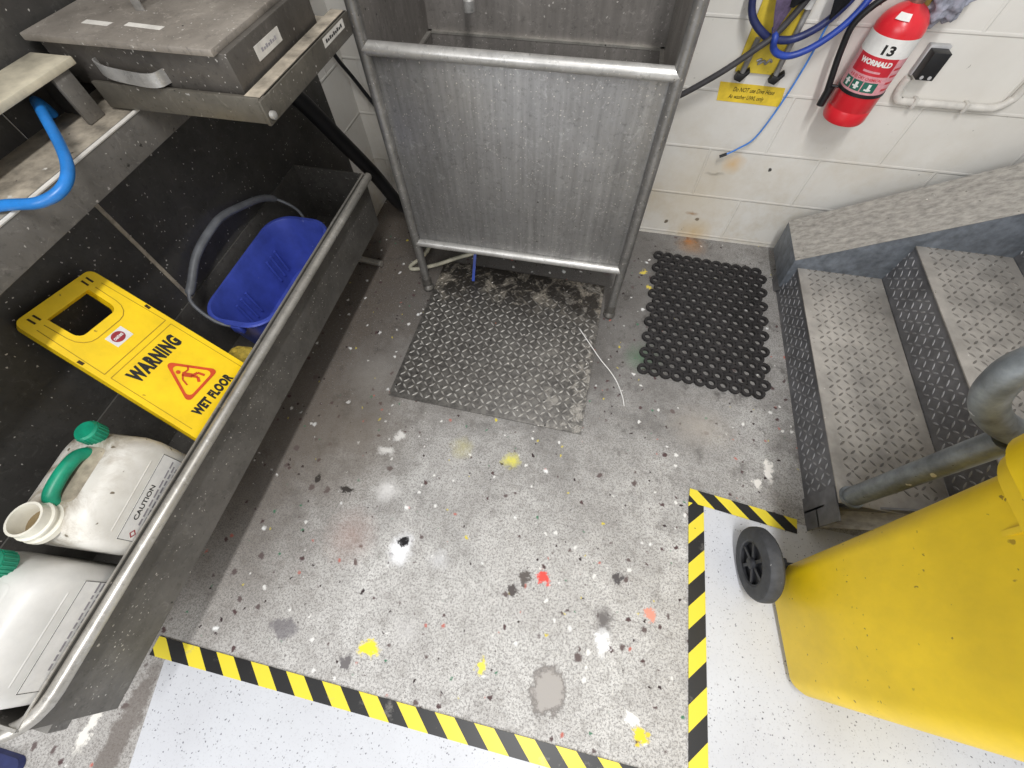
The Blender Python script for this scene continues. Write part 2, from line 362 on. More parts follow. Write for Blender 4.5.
def concrete():
    t = NT('worn_concrete')
    g = t.co
    wv = t.n('ShaderNodeTexNoise'); wv.inputs['Scale'].default_value = 34; wv.inputs['Detail'].default_value = 8; wv.inputs['Roughness'].default_value = .75; t.l(g, wv.inputs['Vector'])
    wsub = t.n('ShaderNodeVectorMath', operation='SUBTRACT'); t.l(wv.outputs['Color'], wsub.inputs[0]); wsub.inputs[1].default_value = (.5, .5, .5)
    wsc = t.n('ShaderNodeVectorMath', operation='SCALE'); t.l(wsub.outputs[0], wsc.inputs[0]); wsc.inputs['Scale'].default_value = .085
    wadd = t.n('ShaderNodeVectorMath', operation='ADD'); t.l(g, wadd.inputs[0]); t.l(wsc.outputs[0], wadd.inputs[1])
    flat = t.n('ShaderNodeVectorMath', operation='MULTIPLY'); t.l(wadd.outputs[0], flat.inputs[0]); flat.inputs[1].default_value = (1, 1, 0)
    wp = flat.outputs[0]
    ws2 = t.n('ShaderNodeVectorMath', operation='SCALE'); t.l(wsub.outputs[0], ws2.inputs[0]); ws2.inputs['Scale'].default_value = .035
    wa2 = t.n('ShaderNodeVectorMath', operation='ADD'); t.l(g, wa2.inputs[0]); t.l(ws2.outputs[0], wa2.inputs[1]); wq = wa2.outputs[0]
    sep = t.n('ShaderNodeSeparateXYZ'); t.l(g, sep.inputs[0])
    X, Y = sep.outputs['X'], sep.outputs['Y']
    col = t.mix(t.ramp(t.noise(5, 6, .65), .32, .68), lin((182, 179, 175)), lin((214, 212, 208)))
    col = t.mix(t.ramp(t.noise(30, 5, .7), .5, .7, 0, .45), col, lin((120, 114, 108)))
    # grimy traffic zone around the wash tub, the plate and the trough
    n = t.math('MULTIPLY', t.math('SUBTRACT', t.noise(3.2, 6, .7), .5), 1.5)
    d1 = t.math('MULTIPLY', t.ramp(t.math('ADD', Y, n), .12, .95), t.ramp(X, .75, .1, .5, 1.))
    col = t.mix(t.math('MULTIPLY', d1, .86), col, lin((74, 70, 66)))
    n2 = t.math('MULTIPLY', t.math('SUBTRACT', t.noise(6, 6, .7), .5), .5)
    d2 = t.math('MULTIPLY', t.ramp(t.math('ADD', X, n2), -.50, -.86), t.ramp(Y, -.4, .2, .35, 1.))
    col = t.mix(t.math('MULTIPLY', d2, .8), col, lin((104, 94, 84)))
    d3 = t.math('MULTIPLY', t.ramp(t.noise(4.5, 5, .7), .52, .7), t.ramp(Y, -.2, .3))
    col = t.mix(t.math('MULTIPLY', d3, .45), col, lin((96, 92, 88)))
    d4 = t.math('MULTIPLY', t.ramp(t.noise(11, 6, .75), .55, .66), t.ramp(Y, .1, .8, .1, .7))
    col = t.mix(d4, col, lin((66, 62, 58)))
    # pits
    col = t.mix(t.ramp(t.noise(260, 4, .8), .53, .63, 0, .85), col, lin((76, 72, 70)))
    col = t.mix(t.ramp(t.noise(90, 6, .85), .57, .68, 0, .75), col, lin((92, 88, 86)))
    col = t.mix(t.ramp(t.noise(150, 2, .6), .5, .62, 0, .55), col, lin((100, 96, 93)))
    col = t.mix(t.ramp(t.noise(150, 5, .8), .58, .7, 0, .6), col, lin((214, 211, 206)))
    # drips of paint
    col = t.flecks(col, 17, .17, .15, (100, 88, 86), 1., wq); col = t.flecks(col, 23, .18, .14, (84, 66, 66), 3., wq)
    col = t.flecks(col, 30, .2, .10, (222, 220, 216), 5., wq); col = t.flecks(col, 19, .11, .07, (184, 104, 92), 7., wq)
    col = t.flecks(col, 26, .14, .06, (70, 120, 92), 11., wq); col = t.flecks(col, 24, .13, .04, (214, 196, 70), 13., wq)
    col = t.flecks(col, 14, .12, .08, (232, 232, 230), 17., wq); col = t.flecks(col, 40, .2, .08, (52, 38, 40), 19., wq)
    S = lambda c, r, rgb, **k: t.spot(col, wp, (c[0], c[1], 0), r, rgb, **k)
    for c, r, rgb, k in [
        ((-.40, -.155), .032, (240, 220, 60), dict(sy=.7)), ((-.12, .465), .036, (214, 206, 96), dict(soft=.9)), ((-.30, .475), .05, (186, 178, 110), dict(soft=1., amt=.45)),
        ((.24, .0), .03, (240, 240, 240), dict(sx=.8, sy=1.6)), ((.24, .05), .035, (110, 106, 104), dict(sy=1.3, soft=.7)),
        ((.11, -.145), .055, (112, 107, 103), dict(sy=1.15, soft=.2)), ((.11, -.145), .047, (168, 163, 158), dict(sy=1.15, soft=.25)),
        ((-.51, .28), .05, (226, 224, 222), dict(soft=.9, amt=.8)), ((-.40, .112), .045, (236, 236, 238), dict(soft=.6, sy=1.3)), ((-.27, .11), .04, (212, 212, 214), dict(soft=1., amt=.5)),
        ((-.56, .41), .036, (232, 230, 226), dict(sy=.6, soft=.6)), ((-.53, .475), .022, (230, 228, 224), dict(soft=.6)),
        ((-.75, .272), .022, (34, 32, 34), dict(sx=.5)), ((-.64, .255), .032, (34, 32, 34), dict(sy=.4)), ((-.57, .12), .10, (168, 134, 122), dict(soft=1., amt=.4)),
        ((-.40, .135), .02, (28, 26, 28), {}), ((.05, .128), .02, (222, 84, 74), {}), ((-.004, .112), .02, (96, 90, 86), {}), ((-.033, .073), .018, (86, 80, 78), {}),
        ((.355, -.19), .02, (234, 208, 60), {}), ((.33, -.16), .02, (236, 234, 230), {}), ((-.31, -.09), .05, (208, 206, 204), dict(soft=1., amt=.5)), ((-.08, -.13), .018, (228, 214, 90), {}),
        ((-.66, -.16), .05, (104, 100, 104), dict(soft=.4, sy=.5, amt=.7)), ((-.45, -.2), .02, (110, 106, 106), {}), ((.27, .17), .02, (84, 80, 80), {}), ((.37, .09), .02, (222, 150, 130), {}),
        ((.30, .98), .085, (76, 116, 84), dict(soft=1., amt=.6)), ((.28, 1.44), .016, (222, 200, 90), {}), ((.31, 1.36), .014, (222, 200, 90), {}), ((.49, 1.66), .08, (170, 124, 74), dict(soft=1., amt=.6)), ((.48, 1.685), .03, (176, 112, 50), dict(soft=.8, amt=.7)),
        ((.74, .60), .03, (232, 228, 222), dict(sx=.6, sy=1.6)), ((.70, .55), .02, (226, 222, 216), {}), ((-.73, .7), .12, (150, 146, 140), dict(soft=1., amt=.5)),
        ((-.965, -.47), .05, (104, 96, 90), dict(sx=.7, sy=4., amt=.75)), ((-1.057, -.47), .03, (226, 222, 214), dict(sx=.6, sy=2.)), ((-.70, .45), .3, (116, 106, 94), dict(soft=1., amt=.55)), ((-.4, .75), .25, (120, 112, 102), dict(soft=1., amt=.4)), ((.52, .72), .14, (176, 168, 158), dict(soft=1., amt=.6, sy=.7))]:
        col = S(c, r, rgb, **k)
    t.bump(t.noise(120, 5, .7), .3, .002)
    return t.done(col, .7, 0, .3)
M['concrete'] = concrete()

def vinyl():
    t = NT('speckled_vinyl')
    col = t.mix(t.ramp(t.noise(3, 4), .3, .7), lin((192, 193, 197)), lin((204, 206, 210)))
    col = t.flecks(col, 90, .22, .5, (158, 158, 162), 2.); col = t.flecks(col, 140, .3, .45, (120, 120, 126), 5.); col = t.flecks(col, 75, .16, .35, (86, 86, 92), 8.)
    col = t.mix(t.ramp(t.noise(220, 2), .58, .7, 0, .35), col, lin((160, 160, 164)))
    return t.done(col, .4)
M['vinyl'] = vinyl()

def blockwall():
    t = NT('painted_blockwork')
    sep = t.n('ShaderNodeSeparateXYZ'); t.l(t.co, sep.inputs[0])
    cmb = t.n('ShaderNodeCombineXYZ')
    t.l(t.math('ADD', t.math('ADD', sep.outputs['X'], sep.outputs['Y']), .07), cmb.inputs[0]); t.l(t.math('ADD', sep.outputs['Z'], -.019+.2), cmb.inputs[1])
    br = t.n('ShaderNodeTexBrick'); br.offset = .5
    br.inputs['Scale'].default_value = 1; br.inputs['Brick Width'].default_value = .4; br.inputs['Row Height'].default_value = .2
    br.inputs['Mortar Size'].default_value = .006; br.inputs['Mortar Smooth'].default_value = .6
    br.inputs['Color1'].default_value = (1, 1, 1, 1); br.inputs['Color2'].default_value = (1, 1, 1, 1); br.inputs['Mortar'].default_value = (0, 0, 0, 1)
    t.l(cmb.outputs[0], br.inputs['Vector'])
    col = t.mix(t.ramp(t.noise(4, 4), .3, .7), lin((212, 208, 200)), lin((222, 219, 212)))
    dirt = t.math('MULTIPLY', t.ramp(sep.outputs['Z'], .75, .0), t.ramp(t.noise(6, 6, .75), .45, .7))
    col = t.mix(t.math('MULTIPLY', dirt, .55), col, lin((182, 164, 130)))
    w2 = t.n('ShaderNodeCombineXYZ'); t.l(sep.outputs['X'], w2.inputs[0]); t.l(sep.outputs['Z'], w2.inputs[1])
    nz = t.n('ShaderNodeTexNoise'); nz.inputs['Scale'].default_value = 30; t.l(t.co, nz.inputs['Vector'])
    ns = t.n('ShaderNodeVectorMath', operation='SCALE'); t.l(nz.outputs['Color'], ns.inputs[0]); ns.inputs['Scale'].default_value = .03
    na = t.n('ShaderNodeVectorMath', operation='ADD'); t.l(w2.outputs[0], na.inputs[0]); t.l(ns.outputs[0], na.inputs[1])
    fl = t.n('ShaderNodeVectorMath', operation='MULTIPLY'); t.l(na.outputs[0], fl.inputs[0]); fl.inputs[1].default_value = (1, 1, 0)
    for c, r, rgb, k in [((.49, .03), .09, (200, 170, 110), dict(soft=1., amt=.7)), ((.48, .10), .011, (84, 72, 62), {}), ((.35, .07), .010, (64, 56, 52), {}), ((.45, .13), .03, (150, 110, 80), dict(sy=.4, soft=.8)),
                         ((.52, .37), .05, (214, 176, 120), dict(soft=1., amt=.8)), ((.47, .32), .03, (130, 126, 120), dict(sx=1.6, sy=.35, soft=.9, amt=.8)), ((.66, .36), .006, (70, 68, 66), dict(sy=2.)), ((.42, .2), .25, (206, 190, 160), dict(soft=1., amt=.5))]:
        col = t.spot(col, fl.outputs[0], (c[0]+.015, c[1]+.015, 0), r, rgb, **k)
    col = t.flecks(col, 22, .09, .12, (110, 104, 98), 3.); col = t.flecks(col, 50, .16, .05, (120, 116, 110), 6.)
    mort = t.math('SUBTRACT', 1., br.outputs['Fac'])
    # height: joints stand a little proud with an undercut, the grain of the block behind
    h = t.math('ADD', t.math('MULTIPLY', mort, -1.), t.math('MULTIPLY', t.noise(140, 4, .7), .12))
    t.bump(h, .55, .004)
    return t.done(col, .6, 0, .3)
M['block'] = blockwall()

# ------------------------------------------------------------------ camera
f_px = 414.70
R = Matrix(((0.97870591, 0.2047464, -0.01461658), (0.17087867, -0.85212761, -0.49465041), (-0.11373308, 0.48161962, -0.86896912)))
cam = bpy.data.cameras.new('camera'); cam.sensor_width = 36; cam.sensor_fit = 'HORIZONTAL'; cam.lens = f_px/1024*36; cam.clip_start = .02
co = bpy.data.objects.new('camera', cam); C.objects.link(co)
r_, d_, f_ = R[0], R[1], R[2]
mw = Matrix((r_, -d_, -f_)).transposed().to_4x4(); mw.translation = (0, 0, 1.37728); co.matrix_world = mw
bpy.context.scene.camera = co

# ------------------------------------------------------------------ light
w = bpy.data.worlds.new('world'); bpy.context.scene.world = w; w.use_nodes = True
w.node_tree.nodes['Background'].inputs[0].default_value = (.96, .97, 1.0, 1); w.node_tree.nodes['Background'].inputs[1].default_value = .55
def area(name, loc, sx, sy, e, col=(1, .995, .99), target=None):
    l = bpy.data.lights.new(name, 'AREA'); l.shape = 'RECTANGLE'; l.size = sx; l.size_y = sy; l.energy = e; l.color = col
    o = bpy.data.objects.new(name, l); C.objects.link(o); o.location = loc
    if target: o.rotation_euler = (Vector(target)-Vector(loc)).to_track_quat('-Z', 'Y').to_euler()
    return o
area('tube_and_fill', (.28, -.45, 3.05), .12, 1.3, 66)
area('left_fill', (-1.3, -2.7, 2.3), 2.2, 1.6, 62, col=(.97, .985, 1), target=(.5, .3, .3))  # unseen fill light added to brighten the bin side
area('tube_and_fill', (.55, -2.9, 2.9), .3, 1.5, 22, target=(.4, .4, .3))  # fill added behind the camera; only the first one is a ceiling tube
sc = bpy.context.scene
sc.view_settings.view_transform = 'Standard'; sc.view_settings.look = 'None'; sc.view_settings.gamma = 1; sc.view_settings.use_curve_mapping = False
sc.view_settings.exposure = 0.0

# ------------------------------------------------------------------ room
YW, XW = 1.713, -1.04
def struct(name, mb, mat, **k):
    o = mb.build(name, mat, None, **k); o['kind'] = 'structure'; return o
struct('floor', MB().box((-2.6, -2.4, -.1), (3.2, 2.0, 0)), M['concrete'], smooth=False)
struct('wall_back', MB().box((-1.3, YW, 0), (3.2, YW+.19, 2.6)), M['block'], smooth=False)
struct('wall_left', MB().box((XW-.19, -.30, 0), (XW, YW, 2.6)), M['block'], smooth=False)
vb = MB()
vb.prism([(-.952, -.292, .0), (-.845, -.76, .0), (-.70, -2.3, 0), (3.1, -2.3, 0), (3.1, .44, .0), (.522, .44, .0), (.520, -.292, .0)], (0, 0, .0025))
struct('floor_vinyl', vb, M['vinyl'], smooth=False)

# hazard tapes stuck to the floor
def tape_strip(name, p0, p1, wdt, period, slant, phase, label, z=.0026, th=.0006):
    p0 = Vector((p0[0], p0[1], z)); p1 = Vector((p1[0], p1[1], z)); u = (p1-p0).normalized(); L = (p1-p0).length
    v = Vector((-u.y, u.x, 0)); mb = MB(); h = period/2
    k = -4; segs = []
    while k*h+phase < L+.2: segs.append((k*h+phase, k % 2)); k += 1
    for a, c in segs:
        poly = [(a, 0), (a+h, 0), (a+h+slant, wdt), (a+slant, wdt)]
        out = poly
        for lim, sgn in ((0, 1), (L, -1)):
            res = []
            for i in range(len(out)):
                A, B = out[i], out[(i+1) % len(out)]; da = sgn*(A[0]-lim); db = sgn*(B[0]-lim)
                if da >= 0: res.append(A)
                if da*db < 0:
                    t_ = da/(da-db); res.append((A[0]+(B[0]-A[0])*t_, A[1]+(B[1]-A[1])*t_))
            out = res
            if len(out) < 3: break
        if len(out) >= 3: mb.face([p0+u*q[0]+v*q[1] for q in out], c)
    b = bmesh.ops.extrude_face_region(mb.bm, geom=mb.bm.faces[:])
    bmesh.ops.translate(mb.bm, verts=[e for e in b['geom'] if isinstance(e, bmesh.types.BMVert)], vec=(0, 0, th))
    o = mb.build(name, [M['tapey'], M['tapek']], None, smooth=False)
    return tag(o, label, 'floor tape')
tape_strip('hazard_tape', (-1.0, -.296), (.546, -.300), .046, .107, -.05, .018, 'long black and yellow striped tape on the floor running out from under the steel trough', z=.0026)
tape_strip('hazard_tape', (.523, -.30), (.523, .442), .048, .117, -.05, .075, 'black and yellow striped floor tape along the white floor edge beside the wheelie bin', z=.0034)
tape_strip('hazard_tape', (.475, .442), (.806, .408), .046, .107, -.06, .03, 'short black and yellow striped floor tape ending at the foot of the metal stairs', z=.0042)

# ------------------------------------------------------------------ checker plate helpers
def lozenges(mb, o, u, v, W, L, pitch=.0255, ln=.0245, wd=.0062, h=.0017, mi=1, margin=.008):
    o, u, v = Vector(o), Vector(u).normalized(), Vector(v).normalized(); n = u.cross(v)
    nu, nv = int((W-2*margin)/pitch), int((L-2*margin)/pitch)
    ou, ov = (W-(nu-1)*pitch)/2, (L-(nv-1)*pitch)/2
    for i in range(nu):
        for j in range(nv):
            a = PI/4 if (i+j) % 2 else -PI/4
            e = u*math.cos(a)+v*math.sin(a); g = n.cross(e); c = o+u*(ou+i*pitch)+v*(ov+j*pitch)
            B = [c+e*ln/2, c+e*ln*.2+g*wd/2, c-e*ln*.2+g*wd/2, c-e*ln/2, c-e*ln*.2-g*wd/2, c+e*ln*.2-g*wd/2]
            T = [c+(p-c)*.62+n*h for p in B]
            vb_ = [mb.bm.verts.new(p) for p in B]; vt = [mb.bm.verts.new(p) for p in T]
            mb.bm.faces.new(vt).material_index = mi
            for k in range(6): mb.bm.faces.new([vb_[k], vb_[(k+1) % 6], vt[(k+1) % 6], vt[k]]).material_index = mi

pl = MB(); pl.box((-.365, -.34, 0), (.365, .375, .006), .001); lozenges(pl, (-.365, -.34, .006), (1, 0, 0), (0, 1, 0), .73, .715)
po = pl.build('checker_plate', [M['plate'], M['plateraised']], None)
po.location = (-.255, .955, .0005); po.rotation_euler = (0, 0, math.radians(-1.2))
tag(po, 'worn checker plate sheet lying on the concrete under the front of the wash tub', 'metal plate')

# rubber ring mat
mat_ = MB()
px, py, ro, ri, hh = .0425, .0395, .0230, .0122, .012
for j in range(17):
    for i in range(11):
        cx = -.223+i*px+(px/2 if j % 2 else 0); cy = -.316+j*py
        N = 12; rings = []
        for rr, z in ((ro, 0), (ro, hh), (ri, hh), (ri, 0)):
            rings.append([mat_.bm.verts.new((cx+rr*math.cos(2*PI*k/N), cy+rr*math.sin(2*PI*k/N), z)) for k in range(N)])
        for q in range(3):
            for k in range(N): mat_.bm.faces.new([rings[q][k], rings[q][(k+1) % N], rings[q+1][(k+1) % N], rings[q+1][k]])
        for sx, sy in ((1, 0), (-.5, .87), (.5, .87)):
            if (i == 10 and sx > 0) or (sy and j == 16) or (i == 0 and sx < 0): continue
            m = Vector((cx+sx*px*.5, cy+sy*py*.5*1.02, 0)); r_m = Matrix.Rotation(math.atan2(sy*py, sx*px), 3, 'Z')
            mat_.box((m.x-.004, m.y-.010, 0), (m.x+.004, m.y+.010, hh*.8), 0, 0, r_m)
mo = mat_.build('rubber_mat', M['rubber'], None)
mo.location = (.545, 1.228, .0005); mo.rotation_euler = (0, 0, math.radians(-3.4))
tag(mo, 'black rubber ring mat with round holes lying between wash tub and metal stairs', 'mat')

# ------------------------------------------------------------------ wash tub
tub = thing('wash_tub', (-.245, 1.38, 0), 'tall stainless steel wash tub on tubular legs standing against the white block wall', 'wash tub')
xl, xr, yf, yb = -.638, .150, 1.165, 1.605
MB().box((xl+.012, yf+.004, .262), (xr-.012, yf+.012, .880), .001).build('front_panel', M['tub'], tub)
b = MB(); b.box((xl+.012, yb, .262), (xr-.012, yb+.008, 1.62)); b.build('splashback', M['tubdark'], tub)
for x0, x1 in ((xl+.004, xl+.012), (xr-.012, xr-.004)):
    MB().box((x0, yf+.004, .262), (x1, yb+.008, 1.62)).build('side_panel', M['tubdark'], tub)
b = MB()
for z in (.77,):
    x0, x1, y0, y1 = xl+.012, xr-.012, yf+.012, yb
    b.box((x0, y1-.012, z-.006), (x1, y1, z)); b.box((x0, y0, z-.006), (x0+.012, y1, z)); b.box((x1-.012, y0, z-.006), (x1, y1, z)); b.box((x0, y0, z-.006), (x1, y0+.012, z))
b.build('basin_rim', M['lip'], tub)
b = MB(); x0, x1, y0, y1 = xl+.018, xr-.018, yf+.018, yb-.006
b.box((x0, y1-.004, .30), (x1, y1, .766)); b.box((x0, y0, .30), (x0+.004, y1, .766)); b.box((x1-.004, y0, .30), (x1, y1, .766)); b.box((x0, y0, .296), (x1, y1, .300)); b.box((x0, y0, .3), (x1, y0+.004, .766))
b.build('basin', M['tubdark'], tub)
MB().tube([(xl, yf, .888), (xr, yf, .886)], .0165).build('top_rail', M['pipe'], tub)
MB().tube([(xl, yf, .262), (xr-.005, yf, .260)], .0155).build('bottom_rail', M['pipe'], tub)
for x in (xl, xr):
    leg = MB().tube([(x, yf, .035), (x, yf, 1.62)], .0165).build('leg', M['legsteel'], tub)
    MB().lathe([(.012, .0), (.022, .004), (.024, .014), (.018, .026), (.010, .032), (.019, .036), (.019, .07)], (x, yf, .001)).build('levelling_foot', M['trough'], leg)
for x in (xl+.01, xr-.01):
    leg = MB().tube([(x, yb-.01, .0), (x, yb-.01, .30)], .0165).build('leg', M['pipe'], tub)
sp = MB().tube([(-.445, yb, 1.03), (-.445, yb-.07, 1.02), (-.447, yb-.105, .985), (-.448, yb-.108, .90)], .012, smooth=6)
sp.lathe([(.012, .0), (.017, .004), (.017, .03), (.013, .034), (.015, .05)], (-.448, yb-.108, .858)); sp.build('spout', M['pipe'], tub)

# hoses round the tub
tag(MB().tube([(-.86, 1.60, .235), (-.70, 1.40, .05), (-.755, 1.26, .014), (-.66, 1.28, .02), (-.55, 1.32, .05), (-.42, 1.36, .09), (-.30, 1.45, .13)], .0085, smooth=8).build('drain_hose', M['whitehose'], None),
    'thin old white hose lying bent on the floor under the wash tub', 'hose')
tag(MB().prism([(-.452, 1.31, .17), (-.440, 1.31, .17), (-.448, 1.235, .012), (-.460, 1.235, .012)], (0, .003, .003)).build('plastic_strip', M['cobalthose'], None),
    'small blue plastic strip hanging under the wash tub beside the white hose', 'strip')
tag(MB().tube([(-.985, 1.14, .85), (-.955, 1.25, .70), (-.925, 1.33, .54), (-.884, 1.42, .346), (-.845, 1.52, .12), (-.76, 1.62, .06), (-.55, 1.66, .05), (-.2, 1.66, .04)], .027, smooth=8).build('rubber_hose', M['black'], None),
    'thick black rubber hose dropping behind the trough end and running behind the wash tub', 'hose')
tag(MB().tube([(-1.015, 1.53, .93), (-1.01, 1.60, .70), (-.985, 1.66, .57), (-.91, 1.685, .42), (-.82, 1.69, .30)], .0075, smooth=8).build('power_cable', M['black'], None),
    'thin black cable hanging across the corner of the block walls behind the wash tub leg', 'cable')
tag(MB().tube([(-1.03, 1.262, .022), (-.885, 1.248, .022)], .014).build('drain_pipe', M['lip'], None), 'short dirty pipe stub on the floor beneath the far end of the trough', 'pipe')

# ------------------------------------------------------------------ left side: splash sheet, trough, bench
o = MB()
o.box((XW+.001, -.30, .24), (XW+.004, .568, 1.55)); o.box((XW+.001, .572, .24), (XW+.004, 1.512, 1.55))
sp_ = o.build('splash_sheet', M['splash'], None, smooth=False)
tag(sp_, 'dark paint-spattered steel sheet covering the left wall above the trough', 'wall sheet')
MB().box((XW+.004, .5655, .24), (XW+.0065, .5745, .935)).build('joint_strip', M['ledge'], sp_)

tr = thing('steel_trough', (-.9, .43, .31), 'long stainless steel wall trough holding jerrycans, wet floor sign and blue bucket', 'trough')
zr = .5
y0, y1 = -.328, 1.187
f = MB()  # front sheet, slightly tapering inwards
f.prism([(-.782, y0, .512), (-.7795, y0, .512), (-.778, y0, .50), (-.786, y0, .31), (-.792, y0, .31), (-.784, y0, .50)], (0, y1-y0, 0)); f.build('front_panel', M['trough'], tr, smooth=False)
MB().box((XW+.006, y0, .304), (-.787, y1, .312)).build('bottom_panel', M['trough'], tr, smooth=False)
MB().box((XW+.005, y0, .31), (XW+.009, y1, .515)).build('back_panel', M['trough'], tr, smooth=False)
for y, dy in ((y0, .005), (y1-.005, .005)):
    MB().prism([(XW+.006, y, .31), (-.789, y, .31), (-.782, y, .512), (XW+.006, y, .515)], (0, dy, 0)).build('end_panel', M['trough'], tr, smooth=False)
l = MB(); l.box((-.7825, y0, .5105), (-.7785, y1, .5135)); l.box((XW+.01, y0, .5125), (-.7785, y0+.005, .5155))
l.build('inner_lip', M['lip'], tr, smooth=False)
rail = [(-.785, y1+.012, zr-.02), (-.772, y1+.012, zr-.006), (-.7665, y1, zr), (-.7655, .9, zr), (-.7655, .2, zr), (-.7655, -.27, zr)]
R0 = .075
for k in range(1, 7):
    a = PI/2*k/6; rail.append((-.7655-R0*(1-math.cos(a)), -.27-R0*math.sin(a), zr))
rail.append((XW+.02, -.347, zr))
MB().tube(rail, .0125, 16).build('rim_pipe', M['lip'], tr)
MB().box((-1.02, -.395, .262), (-.90, y0+.03, .306), .003).build('drain_box', M['trough'], tr)

cb = MB(); cb.loft([rrect(-1.30, -1.165, -.75, -.555, .02, .001, 5), rrect(-1.29, -1.17, -.74, -.56, .02, .012, 5)])
tag(cb.build('floor_cloth', M['navyhose'], None), 'folded dark blue cloth on the floor below the curved end of the trough pipe', 'cloth')
# bench
bn = thing('work_bench', (-.97, .2, .9), 'steel wall bench with grey front edge above the trough', 'bench')
MB().box((XW+.004, -.30, .942), (-.902, 1.2, .950), .001).build('bench_top', M['ledge'], bn)
MB().box((-.906, -.30, .884), (-.898, 1.2, .951), .0015).build('front_edge', M['bench'], bn)
MB().tube([(-.899, -.30, .9495), (-.899, 1.2, .9495)], .0032, 8).build('edge_highlight', M['paper'], bn)  # highlight along the bench edge, put in as a pale tube
for yb0 in (-.29, 1.18):
    MB().box((XW+.005, yb0, .875), (-.907, yb0+.02, .942)).build('bracket', M['bench'], bn)

# riser shelf on the bench
rs = thing('riser_shelf', (-.96, .2, .95), 'grubby pale shelf board raised on steel plates above the blue hose', 'shelf')
MB().box((XW+.012, -.29, 1.028), (-.942, .686, 1.040), .002).build('shelf_board', M['slab'], rs)
for yy in (.612, -.28):
    MB().box((-.955, yy+.018, .951), (-.947, yy+.056, 1.028), .001).build('leg', M['bench'], rs)
MB().box((XW+.012, .658, .951), (-.956, .667, 1.028), .001).build('end_plate', M['splash'], rs)

tag(MB().tube([(-1.022, .632, .962), (-1.018, .628, .975), (-1.00, .612, .996), (-.962, .584, 1.0), (-.873, .511, .988), (-.833, .467, .978), (-.824, .430, .970), (-.847, .402, .965), (-.909, .386, .962), (-.97, .34, .961), (-1.01, .2, .961)], .0085, smooth=10).build('air_hose', M['bluehose'], None),
    'bright blue hose looping out from under the riser shelf over the bench edge', 'hose')

# tray with lid box
ty = thing('drain_tray', (-.81, .95, .955), 'steel tray shelf projecting from the bench, carrying the lidded steel box', 'tray')
MB().box((-.945, .700, .956), (-.600, 1.06, .985), .0).build('tray_deck', M['ledge'], ty, smooth=False)
MB().box((-.945, .686, .955), (-.605, .694, .999), .001).build('front_lip', M['traylip'], ty)
s_ = MB().box((-.604, .678, .957), (-.597, 1.06, .998), .001); s_.box((-.634, .70, .984), (-.600, 1.06, .998)); s_ = s_.build('side_edge', [M['traylip']], ty)
tp = MB().box((-.634, .690, .9985), (-.604, 1.058, .9995)); tp.build('edge_top', M['ledge'], ty, smooth=False)
MB().lathe([(.005, 0), (.007, .002), (.007, .009), (.003, .011)], (-.597, .688, .972), axis='x', seg=12).build('bolt', M['pipe'], ty)
lb = MB().box((-.5968, .93, .979), (-.5962, 1.03, .995)).build('label', M['paper'], ty, smooth=False)
q = MB()
for a in range(9): q.box((-.5962, .94+a*.009, .984), (-.5959, .9465+a*.009, .990-.002*(a % 2)))
q.build('faded_print', M['ink'], lb, smooth=False)

bx = thing('lidded_box', (-.83, .85, 1.0), 'dark dirty stainless steel box with flat lid sitting on the tray', 'box')
MB().box((-1.010, .702, .9865), (-.640, 1.0, 1.056), .002).build('box_body', M['box'], bx)
MB().box((-1.024, .690, 1.055), (-.653, 1.012, 1.066), .002).build('lid', M['boxlid'], bx)
h_ = MB()
pts = [(-.915, .702, 1.022), (-.912, .692, 1.022), (-.890, .684, 1.018), (-.85, .682, 1.014), (-.81, .678, 1.014), (-.79, .684, 1.014), (-.783, .702, 1.014)]
pts = spline([Vector(p) for p in pts], 5)
for a, c in zip(pts, pts[1:]):
    n = Vector((0, 0, .011)); h_.face([a-n, c-n, c+n, a+n])
bmesh.ops.remove_doubles(h_.bm, verts=h_.bm.verts[:], dist=1e-5)
bmesh.ops.solidify(h_.bm, geom=h_.bm.faces[:], thickness=.0025)
h_.build('front_handle', M['pipe'], bx)
hb = MB(); hb.box((-.876, .806, 1.066), (-.858, .810, 1.115), .001); hb.box((-.876, .806, 1.112), (-.858, .90, 1.116), .001); hb.box((-.876, .896, 1.066), (-.858, .90, 1.115), .001); hb.build('lid_handle', M['pipe'], bx)
for (cx, cy, wx, wy, rz) in ((-.818, .750, .075, .013, -4), (-.912, .748, .055, .014, -3)):
    o = MB().box((cx-wx/2, cy-wy/2, 1.0662), (cx+wx/2, cy+wy/2, 1.0668), 0, 0, Matrix.Rotation(math.radians(rz), 3, 'Z')).build('tape_strip', M['paper'], bx, smooth=False)
lb = MB().box((-.6395, .775, 1.016), (-.6388, .862, 1.038)).build('label', M['paper'], bx, smooth=False)
q = MB()
for a in range(7): q.box((-.6388, .792+a*.008, 1.024), (-.6385, .798+a*.008, 1.030-.002*(a % 2)))
q.build('faded_print', M['greyink'], lb, smooth=False)

